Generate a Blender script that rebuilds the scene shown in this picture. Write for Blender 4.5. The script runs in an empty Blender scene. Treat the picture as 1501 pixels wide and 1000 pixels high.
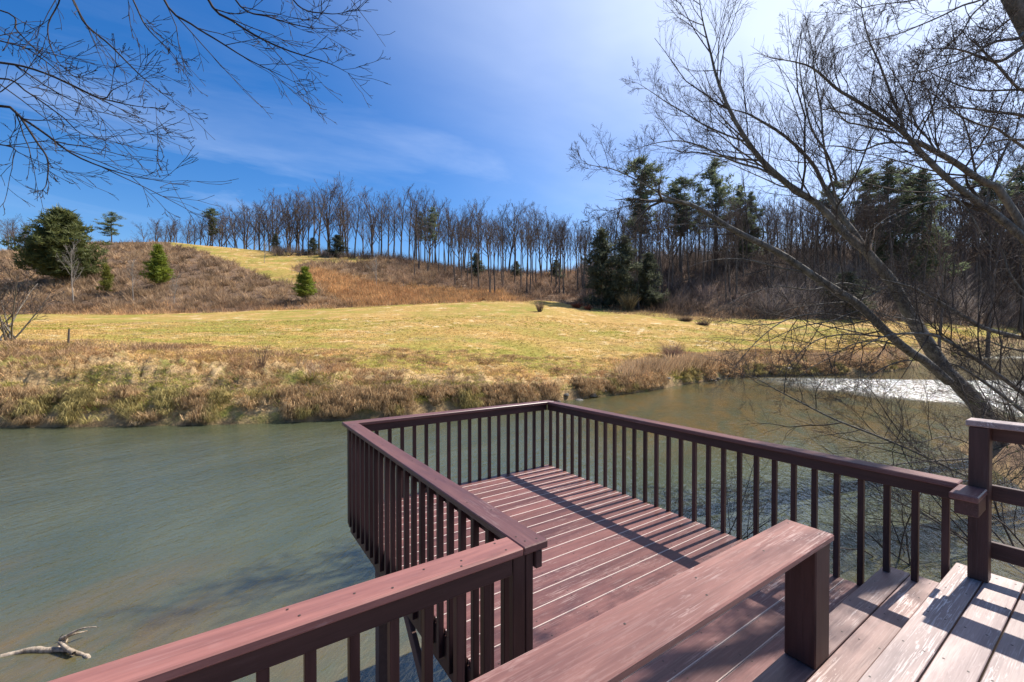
import bpy, math, random
import numpy as np
from mathutils import Vector, Matrix

RS = np.random.RandomState(7)
random.seed(7)
PI = math.pi
sc = bpy.context.scene
COL = sc.collection

# ------------------------------------------------------------------ camera frame (solved from the deck's own geometry)
F = 631.52                      # focal length in pixels of a 1501 px wide frame
CAM = np.array([-1.146, -1.580, 1.926])
YAW, PITCH = -0.5988, -0.0103
FWD = np.array([math.sin(-YAW) * math.cos(PITCH), math.cos(YAW) * math.cos(PITCH), math.sin(PITCH)])
RGT = np.array([math.cos(YAW), -math.sin(-YAW), 0.0])
UPV = np.cross(RGT, FWD)
FH = np.array([math.sin(-YAW), math.cos(YAW)])      # horizontal forward
RH = RGT[:2]

def at(u, v, d):
    return CAM + d * (FWD + RGT * (u - 750.5) / F + UPV * (500 - v) / F)

def zv(v, d):
    return CAM[2] + d * (FWD[2] + UPV[2] * (500 - np.asarray(v)) / F)

def xy(lat, d):
    return CAM[0] + d * FH[0] + lat * RH[0], CAM[1] + d * FH[1] + lat * RH[1]

SUN_EL, SUN_DIR = math.radians(51), Vector((0.629, -0.02, 0.777)).normalized()

# ------------------------------------------------------------------ naming and tagging
def tag(o, label=None, cat=None, group=None, kind=None):
    if label: o['label'] = label
    if cat: o['category'] = cat
    if group: o['group'] = group
    if kind: o['kind'] = kind
    return o

def thing(name, label, cat, loc=(0, 0, 0), rotz=0, group=None, scale=None):
    o = bpy.data.objects.new(name, None)
    o.empty_display_size = 0.2
    o.location = loc
    o.rotation_euler = (0, 0, rotz)
    if scale: o.scale = scale
    COL.objects.link(o)
    return tag(o, label, cat, group)

def obj(name, me, parent=None, loc=None):
    o = bpy.data.objects.new(name, me)
    COL.objects.link(o)
    if parent is not None: o.parent = parent
    if loc is not None: o.location = loc
    return o

def dup(root, loc, rotz, scale, label=None, group=None):
    r = root.copy(); COL.objects.link(r)
    r.location = loc; r.rotation_euler = (0, 0, rotz); r.scale = scale
    if label: r['label'] = label
    if group: r['group'] = group
    for ch in list(root.children):
        c = ch.copy(); COL.objects.link(c); c.parent = r
        for g in list(ch.children):
            e = g.copy(); COL.objects.link(e); e.parent = c
    return r

# ------------------------------------------------------------------ mesh builder
class MB:
    def __init__(s):
        s.V = []; s.Q = []; s.T = []; s.C = []; s.n = 0; s.QM = []; s.TM = []
    def add(s, v, q=None, t=None, c=None, mq=0, mt=0):
        v = np.asarray(v, float).reshape(-1, 3)
        s.V.append(v)
        if c is None: c = np.ones((len(v), 3)) * 0.5
        c = np.asarray(c, float)
        if c.ndim == 1: c = np.tile(c, (len(v), 1))
        s.C.append(c)
        if q is not None and len(q):
            q = np.asarray(q, int).reshape(-1, 4) + s.n; s.Q.append(q)
            s.QM.append(np.full(len(q), mq) if np.isscalar(mq) else np.asarray(mq))
        if t is not None and len(t):
            t = np.asarray(t, int).reshape(-1, 3) + s.n; s.T.append(t)
            s.TM.append(np.full(len(t), mt) if np.isscalar(mt) else np.asarray(mt))
        s.n += len(v)
    def mesh(s, name, mats, smooth=False):
        me = bpy.data.meshes.new(name)
        V = np.concatenate(s.V) if s.V else np.zeros((0, 3))
        Q = np.concatenate(s.Q) if s.Q else np.zeros((0, 4), int)
        T = np.concatenate(s.T) if s.T else np.zeros((0, 3), int)
        me.vertices.add(len(V)); me.vertices.foreach_set('co', V.astype(np.float32).ravel())
        nl = len(Q) * 4 + len(T) * 3
        me.loops.add(nl)
        me.loops.foreach_set('vertex_index', np.concatenate([Q.ravel(), T.ravel()]).astype(np.int32))
        me.polygons.add(len(Q) + len(T))
        st = np.concatenate([np.arange(len(Q)) * 4, len(Q) * 4 + np.arange(len(T)) * 3]).astype(np.int32)
        me.polygons.foreach_set('loop_start', st)
        mi = np.concatenate((s.QM or [np.zeros(0)]) + (s.TM or [np.zeros(0)])).astype(np.int32)
        me.polygons.foreach_set('material_index', mi)
        me.polygons.foreach_set('use_smooth', np.full(len(Q) + len(T), bool(smooth)))
        for m in (mats if isinstance(mats, (list, tuple)) else [mats]): me.materials.append(m)
        me.update(calc_edges=True)
        ca = me.color_attributes.new('Col', 'FLOAT_COLOR', 'POINT')
        C = np.concatenate(s.C) if s.C else np.zeros((0, 3))
        ca.data.foreach_set('color', np.concatenate([C, np.ones((len(C), 1))], 1).astype(np.float32).ravel())
        return me
    def build(s, name, mats, parent=None, smooth=False):
        return obj(name, s.mesh(name, mats, smooth), parent)

# chamfered box topology
_sg = [(a, b, c) for a in (-1, 1) for b in (-1, 1) for c in (-1, 1)]
_ix = {(k, ax): i * 3 + ax for i, k in enumerate(_sg) for ax in range(3)}
def _topo():
    quads, qk, tris = [], [], []
    def V(k, ax): return np.array([k[i] * (1.0 if i == ax else 0.8) for i in range(3)])
    def orient(keys):
        p = [V(*k) for k in keys]
        n = np.cross(p[1] - p[0], p[2] - p[1]); c = sum(p) / len(p)
        return keys if n @ c > 0 else keys[::-1]
    for ax in range(3):
        o1, o2 = [i for i in range(3) if i != ax]
        for s in (-1, 1):
            ks = []
            for a, b in ((-1, -1), (1, -1), (1, 1), (-1, 1)):
                k = [0, 0, 0]; k[ax] = s; k[o1] = a; k[o2] = b; ks.append((tuple(k), ax))
            quads.append([_ix[k] for k in orient(ks)]); qk.append(('f', ax, s))
    for c in range(3):
        a, b = [i for i in range(3) if i != c]
        for sa in (-1, 1):
            for sb in (-1, 1):
                k0 = [0, 0, 0]; k0[a] = sa; k0[b] = sb; k1 = list(k0); k0[c] = -1; k1[c] = 1
                k0, k1 = tuple(k0), tuple(k1)
                quads.append([_ix[k] for k in orient([(k0, a), (k0, b), (k1, b), (k1, a)])]); qk.append(('e', c, (a, sa), (b, sb)))
    for k in _sg: tris.append([_ix[x] for x in orient([(k, 0), (k, 1), (k, 2)])])
    return np.array(quads), qk, np.array(tris)
_BQ, _BK, _BT = _topo()

def box(mb, x0, x1, y0, y1, z0, z1, bev=0.004, col=None, mq=0):
    c = np.array([(x0 + x1) / 2, (y0 + y1) / 2, (z0 + z1) / 2]); h = np.array([x1 - x0, y1 - y0, z1 - z0]) / 2
    bev = min(bev, h.min() * 0.45)
    v = np.array([[c[i] + k[i] * (h[i] if i == ax else h[i] - bev) for i in range(3)] for k in _sg for ax in range(3)])
    mb.add(v, _BQ, _BT, c=col if col is not None else np.array([random.random(), random.random(), 0.5]), mq=mq)

def tubes(mb, paths, sides=4, col=(0.5, 0.5, 0.5)):
    """paths: list of (pts (n,3), radii (n,)); batched by n."""
    by = {}
    for p, r in paths: by.setdefault(len(p), []).append((p, r))
    for n, L in by.items():
        P = np.array([a for a, _ in L], float); R = np.array([b for _, b in L], float)
        B = len(L)
        T = np.gradient(P, axis=1); T /= np.linalg.norm(T, axis=2, keepdims=True) + 1e-9
        m = np.abs(T.mean(1)); ref = np.zeros((B, 1, 3)); ref[np.arange(B), 0, m.argmin(1)] = 1
        A = np.cross(T, np.broadcast_to(ref, T.shape)); A /= np.linalg.norm(A, axis=2, keepdims=True) + 1e-9
        Bn = np.cross(T, A)
        th = np.arange(sides) * 2 * PI / sides
        ring = P[:, :, None] + R[:, :, None, None] * (A[:, :, None] * np.cos(th)[None, None, :, None] + Bn[:, :, None] * np.sin(th)[None, None, :, None])
        idx = np.arange(B * n * sides).reshape(B, n, sides)
        nx = np.roll(idx, -1, 2)
        q = np.stack([idx[:, :-1], nx[:, :-1], nx[:, 1:], idx[:, 1:]], -1).reshape(-1, 4)
        cc = np.repeat(np.array([col]), B, 0) * (0.75 + 0.5 * RS.rand(B, 1))
        mb.add(ring.reshape(-1, 3), q, c=np.repeat(cc, n * sides, 0))

def spline(pts, n):
    """Catmull-Rom through pts -> n samples."""
    P = np.array(pts, float); m = len(P)
    t = np.linspace(0, m - 1, n); i = np.clip(t.astype(int), 0, m - 2); f = (t - i)[:, None]
    p0 = P[np.clip(i - 1, 0, m - 1)]; p1 = P[i]; p2 = P[i + 1]; p3 = P[np.clip(i + 2, 0, m - 1)]
    return 0.5 * (2 * p1 + (p2 - p0) * f + (2 * p0 - 5 * p1 + 4 * p2 - p3) * f ** 2 + (3 * p1 - p0 - 3 * p2 + p3) * f ** 3)

def vnoise(x, y, seed=0):
    x = np.asarray(x, float); y = np.asarray(y, float)
    xi = np.floor(x).astype(np.int64); yi = np.floor(y).astype(np.int64)
    fx = x - xi; fy = y - yi; fx = fx * fx * (3 - 2 * fx); fy = fy * fy * (3 - 2 * fy)
    def h(a, b):
        n = (a * 374761393 + b * 668265263 + seed * 1442695041) & 0x7fffffff
        n = ((n ^ (n >> 13)) * 1274126177) & 0x7fffffff
        return ((n ^ (n >> 16)) & 0xffff) / 65535.0
    return (h(xi, yi) * (1 - fx) + h(xi + 1, yi) * fx) * (1 - fy) + (h(xi, yi + 1) * (1 - fx) + h(xi + 1, yi + 1) * fx) * fy

def fbm(x, y, seed=0, oct=4):
    s = 0; a = 0.5
    for k in range(oct):
        s = s + a * vnoise(x * 2 ** k, y * 2 ** k, seed + k); a *= 0.5
    return s

# ------------------------------------------------------------------ materials
class NT:
    def __init__(s, name):
        m = bpy.data.materials.new(name); m.use_nodes = True
        s.m = m; s.t = m.node_tree; s.t.nodes.clear()
        s.out = s.n('ShaderNodeOutputMaterial')
    def n(s, typ, **kw):
        x = s.t.nodes.new(typ)
        for k, v in kw.items():
            if k in x.inputs.keys() if isinstance(k, str) else False: x.inputs[k].default_value = v
            else: setattr(x, k, v)
        return x
    def l(s, a, b): s.t.links.new(a, b)
    def noise(s, vec, scale, detail=4, rough=0.55, dist=0.0):
        n = s.n('ShaderNodeTexNoise'); n.inputs['Scale'].default_value = scale; n.inputs['Detail'].default_value = detail
        n.inputs['Roughness'].default_value = rough; n.inputs['Distortion'].default_value = dist
        if vec is not None: s.l(vec, n.inputs['Vector'])
        return n.outputs['Fac']
    def ramp(s, fac, stops, interp='LINEAR'):
        r = s.n('ShaderNodeValToRGB'); r.color_ramp.interpolation = interp
        e = r.color_ramp.elements
        while len(e) < len(stops): e.new(0.5)
        for k, (p, c) in zip(e, stops):
            k.position = p; k.color = (*c, 1) if len(c) == 3 else c
        s.l(fac, r.inputs['Fac']); return r.outputs['Color']
    def mix(s, fac, a, b, mode='MIX'):
        x = s.n('ShaderNodeMix'); x.data_type = 'RGBA'; x.blend_type = mode
        for sock, val in ((x.inputs[0], fac), (x.inputs[6], a), (x.inputs[7], b)):
            if isinstance(val, (int, float)): sock.default_value = val
            elif isinstance(val, tuple): sock.default_value = (*val, 1) if len(val) == 3 else val
            else: s.l(val, sock)
        return x.outputs[2]
    def math(s, op, a, b=0.0, clamp=False):
        x = s.n('ShaderNodeMath'); x.operation = op; x.use_clamp = clamp
        for i, val in enumerate((a, b)):
            if isinstance(val, (int, float)): x.inputs[i].default_value = val
            else: s.l(val, x.inputs[i])
        return x.outputs[0]
    def mapr(s, v, a, b, c=0.0, d=1.0):
        x = s.n('ShaderNodeMapRange'); s.l(v, x.inputs[0])
        for i, k in enumerate((a, b, c, d)): x.inputs[i + 1].default_value = k
        return x.outputs[0]
    def mapping(s, vec, scale=(1, 1, 1), loc=(0, 0, 0), rot=(0, 0, 0)):
        x = s.n('ShaderNodeMapping'); x.inputs['Scale'].default_value = scale; x.inputs['Location'].default_value = loc
        x.inputs['Rotation'].default_value = rot; s.l(vec, x.inputs['Vector']); return x.outputs[0]
    def objco(s): return s.n('ShaderNodeTexCoord').outputs['Object']
    def geopos(s): return s.n('ShaderNodeNewGeometry').outputs['Position']
    def attr(s, name='Col'):
        a = s.n('ShaderNodeAttribute'); a.attribute_name = name; return a.outputs['Color']
    def bump(s, h, strength=0.3, dist=0.02):
        b = s.n('ShaderNodeBump'); b.inputs['Strength'].default_value = strength; b.inputs['Distance'].default_value = dist
        s.l(h, b.inputs['Height']); return b.outputs['Normal']
    def principled(s, col, rough=0.6, spec=0.5, normal=None):
        p = s.n('ShaderNodeBsdfPrincipled')
        for name, val in (('Base Color', col), ('Roughness', rough), ('Specular IOR Level', spec)):
            if isinstance(val, (int, float)): p.inputs[name].default_value = val
            elif isinstance(val, tuple): p.inputs[name].default_value = (*val, 1)
            else: s.l(val, p.inputs[name])
        if normal is not None: s.l(normal, p.inputs['Normal'])
        s.l(p.outputs[0], s.out.inputs['Surface']); return p

def wood(name, axis, base, worn, worn_amt=0.5, rough=0.42, spec=0.4):
    """painted timber; grain runs along axis (0,1,2). Col.r/.g hold a random value per board."""
    t = NT(name)
    co = t.objco(); c = t.attr()
    off = t.n('ShaderNodeVectorMath'); off.operation = 'MULTIPLY_ADD'
    t.l(c, off.inputs[0]); off.inputs[1].default_value = (37, 53, 0); t.l(co, off.inputs[2])
    v = off.outputs[0]
    s1 = [38.0] * 3; s1[axis] = 1.6
    s2 = [140.0] * 3; s2[axis] = 4.0
    g1 = t.noise(t.mapping(v, tuple(s1)), 1.0, 5, 0.65, 0.6)
    g2 = t.noise(t.mapping(v, tuple(s2)), 1.0, 3, 0.6)
    s3 = [4.5] * 3; s3[axis] = 1.3
    big = t.noise(t.mapping(v, tuple(s3)), 1.0, 4, 0.6)
    sep = t.n('ShaderNodeSeparateColor'); t.l(c, sep.inputs[0])
    tone = t.mapr(sep.outputs[0], 0, 1, 0.84, 1.16)
    colr = t.mix(t.mapr(g1, 0.3, 0.7), tuple(x * 0.86 for x in base), tuple(min(1, x * 1.12) for x in base))
    colr = t.mix(t.mapr(big, 0.35, 0.65), colr, t.mix(1.0, colr, (0.80, 0.78, 0.80), 'MULTIPLY'))
    s5 = [7.0] * 3; s5[axis] = 0.75
    lng = t.noise(t.mapping(v, tuple(s5)), 1.0, 5, 0.62, 0.5)
    colr = t.mix(t.mapr(lng, 0.36, 0.66), t.mix(1.0, colr, (0.66, 0.63, 0.66), 'MULTIPLY'), t.mix(1.0, colr, (1.25, 1.22, 1.2), 'MULTIPLY'))
    s6 = [75.0] * 3; s6[axis] = 2.2
    g3 = t.noise(t.mapping(v, tuple(s6)), 1.0, 4, 0.6, 1.2)
    colr = t.mix(t.math('MULTIPLY', t.mapr(g3, 0.60, 0.70), 0.55), colr, tuple(x * 0.45 for x in base))
    # knots
    vo = t.n('ShaderNodeTexVoronoi'); vo.inputs['Scale'].default_value = 1.0
    s4 = [7.0] * 3; s4[axis] = 1.9
    t.l(t.mapping(v, tuple(s4)), vo.inputs['Vector'])
    knot = t.mapr(vo.outputs['Distance'], 0.05, 0.13, 1.0, 0.0)
    colr = t.mix(t.math('MULTIPLY', knot, 0.45), colr, tuple(x * 0.4 for x in base))
    # wear: paint rubbed off along raised grain inside big patches
    patch = t.mapr(big, 0.52, 0.72)
    s7 = [60.0] * 3; s7[axis] = 11.0
    fl_ = t.noise(t.mapping(v, tuple(s7)), 1.0, 5, 0.7)
    w = t.math('MULTIPLY', t.math('MAXIMUM', t.mapr(g2, 0.53, 0.63), t.mapr(fl_, 0.56, 0.64)), t.math('ADD', t.math('MULTIPLY', patch, 1.0), 0.10))
    w = t.math('MULTIPLY', w, worn_amt, True)
    colr = t.mix(w, colr, worn)
    hsv = t.n('ShaderNodeHueSaturation'); t.l(colr, hsv.inputs['Color']); t.l(tone, hsv.inputs['Value'])
    h = t.math('ADD', t.math('MULTIPLY', g1, 0.6), t.math('MULTIPLY', g2, 0.5))
    nr = t.bump(h, 0.22, 0.004)
    rg = t.math('ADD', t.math('MULTIPLY', lng, 0.4), rough - 0.2)
    t.principled(hsv.outputs[0], rg, spec, nr)
    return t.m

M = {}
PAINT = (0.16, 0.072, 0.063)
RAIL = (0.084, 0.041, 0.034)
WORN = (0.62, 0.47, 0.43)
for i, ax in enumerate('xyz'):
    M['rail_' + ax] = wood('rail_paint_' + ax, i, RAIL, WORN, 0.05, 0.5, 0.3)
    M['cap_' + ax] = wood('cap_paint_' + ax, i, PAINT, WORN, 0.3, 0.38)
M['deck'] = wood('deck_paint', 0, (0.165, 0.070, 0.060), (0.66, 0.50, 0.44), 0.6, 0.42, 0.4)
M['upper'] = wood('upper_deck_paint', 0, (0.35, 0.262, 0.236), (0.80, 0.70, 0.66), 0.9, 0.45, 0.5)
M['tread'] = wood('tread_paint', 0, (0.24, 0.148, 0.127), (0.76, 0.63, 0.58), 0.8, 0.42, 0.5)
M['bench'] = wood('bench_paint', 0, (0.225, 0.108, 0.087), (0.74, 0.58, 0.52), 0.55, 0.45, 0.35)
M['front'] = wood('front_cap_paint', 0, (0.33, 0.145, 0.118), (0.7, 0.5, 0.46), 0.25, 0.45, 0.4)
def plain(name, col, rough=0.7, var=0.3, scale=30):
    t = NT(name); n = t.noise(t.objco(), scale, 4)
    t.principled(t.mix(n, tuple(x * (1 - var) for x in col), tuple(min(1, x * (1 + var)) for x in col)), rough, 0.3, t.bump(n, 0.2, 0.01))
    return t.m
M['edge'] = plain('glint_board_edge', (0.62, 0.50, 0.44), 0.5, 0.2, 60)  # pale colour stands in for the bright glint lines along board gaps
M['timber'] = plain('weathered_timber', (0.12, 0.07, 0.06), 0.8)
M['nail'] = plain('nail_head', (0.05, 0.035, 0.03), 0.5)

def bark(name, dark, light, scale=7.0, tint_attr=False, rot=None):
    t = NT(name); p = t.objco()
    a = t.noise(t.mapping(p, (1, 1, 0.35)), scale, 6, 0.65, 0.4)
    b = t.noise(p, scale * 0.22, 3)
    c = t.mix(t.mapr(a, 0.32, 0.68), dark, light)
    c = t.mix(t.math('MULTIPLY', t.mapr(b, 0.5, 0.75), 0.5), c, tuple(min(1, x * 1.7) for x in light))
    t.principled(c, 0.85, 0.2, t.bump(a, 0.7, 0.03))
    return t.m
M['bark_near'] = bark('grey_lichen_bark', (0.06, 0.05, 0.04), (0.25, 0.22, 0.18), 14)
M['twig_near'] = bark('brown_twig_bark', (0.04, 0.03, 0.025), (0.12, 0.096, 0.08), 12)
M['bark_dark'] = bark('dark_bark', (0.02, 0.015, 0.013), (0.06, 0.046, 0.038), 9)
M['bark_far'] = bark('far_trunk_bark', (0.06, 0.047, 0.038), (0.20, 0.16, 0.13), 1.2)
M['twig_far'] = bark('far_twig_bark', (0.065, 0.048, 0.040), (0.145, 0.11, 0.092), 1.0)
M['bark_pale'] = bark('pale_sapling_bark', (0.2, 0.17, 0.14), (0.36, 0.32, 0.28), 5)
M['drift'] = bark('bleached_driftwood', (0.14, 0.10, 0.07), (0.45, 0.37, 0.28), 22)

def foliage(name, dark, light, trans=0.25, rough=0.6):
    t = NT(name); c = t.attr(); sep = t.n('ShaderNodeSeparateColor'); t.l(c, sep.inputs[0])
    oi = t.n('ShaderNodeObjectInfo')
    col = t.mix(sep.outputs[0], dark, light)
    hsv = t.n('ShaderNodeHueSaturation'); t.l(col, hsv.inputs['Color']); t.l(t.mapr(oi.outputs['Random'], 0, 1, 0.85, 1.15), hsv.inputs['Value'])
    p = t.n('ShaderNodeBsdfPrincipled'); t.l(hsv.outputs[0], p.inputs['Base Color']); p.inputs['Roughness'].default_value = rough
    p.inputs['Specular IOR Level'].default_value = 0.25
    tr = t.n('ShaderNodeBsdfTranslucent'); t.l(hsv.outputs[0], tr.inputs['Color'])
    mx = t.n('ShaderNodeMixShader'); mx.inputs[0].default_value = trans
    t.l(p.outputs[0], mx.inputs[1]); t.l(tr.outputs[0], mx.inputs[2]); t.l(mx.outputs[0], t.out.inputs['Surface'])
    return t.m
M['pine'] = foliage('pine_needles', (0.075, 0.10, 0.058), (0.20, 0.235, 0.13), 0.5)
M['young_pine'] = foliage('young_pine_needles', (0.09, 0.13, 0.018), (0.28, 0.31, 0.045), 0.4)
M['cedar'] = foliage('cedar_foliage', (0.065, 0.085, 0.03), (0.20, 0.21, 0.07), 0.4)
M['yellow_bush'] = foliage('yellow_green_needles', (0.12, 0.13, 0.02), (0.28, 0.27, 0.05), 0.3)
M['laurel'] = foliage('dark_evergreen_leaves', (0.055, 0.068, 0.048), (0.145, 0.155, 0.095), 0.5)
M['leaf'] = foliage('small_green_leaves', (0.04, 0.06, 0.015), (0.12, 0.15, 0.04), 0.3)

def colorattr(name, trans=0.2, rough=0.8, gain=1.0):
    t = NT(name); c = t.attr()
    if gain != 1.0: c = t.mix(1.0, c, (gain, gain, gain), 'MULTIPLY')
    p = t.n('ShaderNodeBsdfPrincipled'); t.l(c, p.inputs['Base Color']); p.inputs['Roughness'].default_value = rough
    p.inputs['Specular IOR Level'].default_value = 0.15
    tr = t.n('ShaderNodeBsdfTranslucent'); t.l(c, tr.inputs['Color'])
    mx = t.n('ShaderNodeMixShader'); mx.inputs[0].default_value = trans
    t.l(p.outputs[0], mx.inputs[1]); t.l(tr.outputs[0], mx.inputs[2]); t.l(mx.outputs[0], t.out.inputs['Surface'])
    return t.m
M['blades'] = colorattr('grass_blades', 0.25)
M['brush'] = colorattr('bare_brush_stems', 0.3)

def rock_mat():
    t = NT('river_stone'); p = t.objco(); a = t.noise(p, 5, 6, 0.6)
    t.principled(t.ramp(a, [(0.3, (0.03, 0.027, 0.024)), (0.7, (0.16, 0.145, 0.125))]), 0.7, 0.4, t.bump(a, 0.6, 0.05)); return t.m
M['rock'] = rock_mat()

# ------------------------------------------------------------------ ground: knots read along the bearing u (pixels) and distance d
ZW = -2.0
KU = np.array([-900, -300, 0, 130, 250, 400, 560, 700, 800, 860, 950, 1000, 1060, 1100, 1200, 1290, 1340, 1400, 1450, 1500, 1700, 2400], float)
K_vw = np.array([640, 632, 627, 626, 624, 620.5, 613, 600, 590, 584, 574, 564, 556.5, 552.5, 551, 548, 538, 526, 518, 512, 508, 508], float)
K_vb = np.array([515, 513, 512, 512, 519, 528, 541, 549, 553, 552, 540, 532, 527, 524, 524, 520, 510, 500, 496, 494, 492, 492], float)
K_wb = np.array([7, 7, 6.5, 6.5, 6, 5.5, 5, 5, 5, 5, 5, 5, 5, 5.5, 6, 7, 8, 9, 10, 12, 14, 14], float)
K_vf = np.array([470, 462, 461, 461, 460, 455, 448, 441, 441, 450, 456, 462, 467, 468, 468, 470, 472, 476, 480, 482, 484, 484], float)
K_df = np.array([95, 95, 95, 95, 95, 98, 102, 108, 110, 108, 102, 98, 98, 98, 100, 105, 115, 130, 145, 175, 225, 225], float)
K_vc = np.array([372, 372, 368, 355, 355, 369, 378, 400, 404, 396, 384, 380, 378, 377, 375, 372, 371, 370, 368, 366, 366, 366], float)
K_dc = np.array([180, 180, 180, 180, 180, 180, 180, 180, 200, 215, 160, 150, 150, 150, 150, 155, 165, 180, 200, 235, 290, 290], float)
# finer columns
KUF = np.arange(-900, 2401, 10.0)
def _sm(K):
    y = np.interp(KUF, KU, K); k = np.array([1, 2, 3, 2, 1.]) / 9
    return np.convolve(np.pad(y, 2, mode='edge'), k, 'valid')
vw, vb, wb, vf, df, vc, dc = map(_sm, (K_vw, K_vb, K_wb, K_vf, K_df, K_vc, K_dc))
dw = F * (CAM[2] - ZW) / (vw - 493.5)
db = dw + wb; zb = zv(vb, db); zf = zv(vf, df); zc = zv(vc, dc)
dm = db + 0.35 * (df - db); zm = zb + 0.29 * (zf - zb)
dh = df + 0.45 * (dc - df); zh = zf + 0.5 * (zc - zf)
STD = np.stack([dw - 3.0, dw - 0.3, dw + 0.5, dw + 0.45 * wb, db, dm, df, dh, dc, dc + 50, dc * 0 + 700, dc * 0 + 3000])
STZ = np.stack([dw * 0 - 3.2, dw * 0 + ZW - 0.25, dw * 0 + ZW + 0.55, ZW + 0.72 * (zb - ZW), zb, zm, zf, zh, zc, zc - 1.5, zc - 8, zc - 8])

SHORE = np.array([(-200, -2), (-40, 2.0), (-14, 4.1), (-8, 4.6), (-5.6, 4.9), (-4, 4.2), (0, 3.0), (4, 3.6), (7, 5.2), (9.5, 7.2), (11.8, 9.6), (13.4, 11.6), (14.6, 13.6), (15.8, 15.6), (17.2, 16.2), (20, 16.8), (40, 28), (90, 62), (300, 200)], float)
def far_z(lat, d):
    u = 750.5 + F * lat / np.maximum(d, 5.0)
    fi = np.clip((u - KUF[0]) / 10.0, 0, len(KUF) - 1.001); i0 = fi.astype(int); w = fi - i0
    D = STD[:, i0] * (1 - w) + STD[:, i0 + 1] * w; Z = STZ[:, i0] * (1 - w) + STZ[:, i0 + 1] * w
    z = np.where(d < D[0], Z[0], Z[-1])
    stage = np.zeros(len(d))
    for k in range(len(D) - 1):
        m = (d >= D[k]) & (d < D[k + 1])
        tt = (d - D[k]) / (D[k + 1] - D[k])
        z = np.where(m, Z[k] + (Z[k + 1] - Z[k]) * tt, z); stage = np.where(m, k + tt, stage)
    return z, stage, u
def near_z(lat, d):
    sd = (np.interp(lat, SHORE[:, 0], SHORE[:, 1]) - d) * 0.7
    return np.where(sd > 0, ZW - 0.05 + np.minimum(sd * 0.42, 1.35), ZW - 0.05 + np.maximum(sd * 0.28, -1.1))
def ground(lat, d, detail=True):
    lat = np.atleast_1d(np.asarray(lat, float)); d = np.atleast_1d(np.asarray(d, float))
    a, st, u = far_z(lat, d); b = near_z(lat, d)
    z = np.maximum(a, b)
    st = np.where(b >= a, -1, st)
    if detail:
        x, y = xy(lat, d)
        bank = np.clip(1 - np.abs(st - 3.2) / 1.6, 0, 1) * (st > 1)
        z = z + bank * (fbm(x * 0.9, y * 0.9, 3) - 0.47) * 1.1 + bank * np.abs(fbm(x * 2.2, y * 2.2, 9, 3) - 0.44) * 1.5
        fld = (st > 4) & (st <= 6); z = z + fld * (fbm(x * 0.12, y * 0.12, 5) - 0.47) * 0.7 + fld * (fbm(x * 1.3, y * 1.3, 8, 2) - 0.37) * 0.07
        hl = np.clip(st - 6, 0, 1) * (st < 9); z = z + hl * (fbm(x * 0.07, y * 0.07, 6) - 0.47) * 3.0 * np.clip(8.2 - st, 0.12, 1)
        nb = st == -1; z = z + nb * (fbm(x * 0.8, y * 0.8, 2) - 0.47) * 0.25
    return z, st, u
def gz(lat, d):
    return float(ground(lat, d)[0][0])
def place(u, d):
    lat = (u - 750.5) * d / F
    x, y = xy(lat, d)
    return float(x), float(y), gz(lat, d)

def inpoly(u, v, poly):
    P = np.array(poly, float); r = np.zeros(u.shape, bool); j = len(P) - 1
    for i in range(len(P)):
        c = ((P[i, 1] > v) != (P[j, 1] > v)) & (u < (P[j, 0] - P[i, 0]) * (v - P[i, 1]) / (P[j, 1] - P[i, 1] + 1e-9) + P[i, 0])
        r ^= c; j = i
    return r
GRASS_HILL = [(245, 350), (330, 354), (400, 364), (520, 370), (552, 380), (545, 386), (450, 385), (425, 396), (470, 402), (470, 412), (430, 416), (400, 412), (370, 398), (330, 382), (290, 368), (250, 360)]
SEDGE = [(455, 393), (560, 418), (640, 424), (740, 430), (765, 446), (640, 452), (540, 452), (500, 440), (440, 408)]
def pv(x, y, z):
    dx, dy, dz = x - CAM[0], y - CAM[1], z - CAM[2]
    dep = dx * FWD[0] + dy * FWD[1] + dz * FWD[2]
    return 750.5 + F * (dx * RGT[0] + dy * RGT[1]) / dep, 500 - F * (dx * UPV[0] + dy * UPV[1] + dz * UPV[2]) / dep

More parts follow.
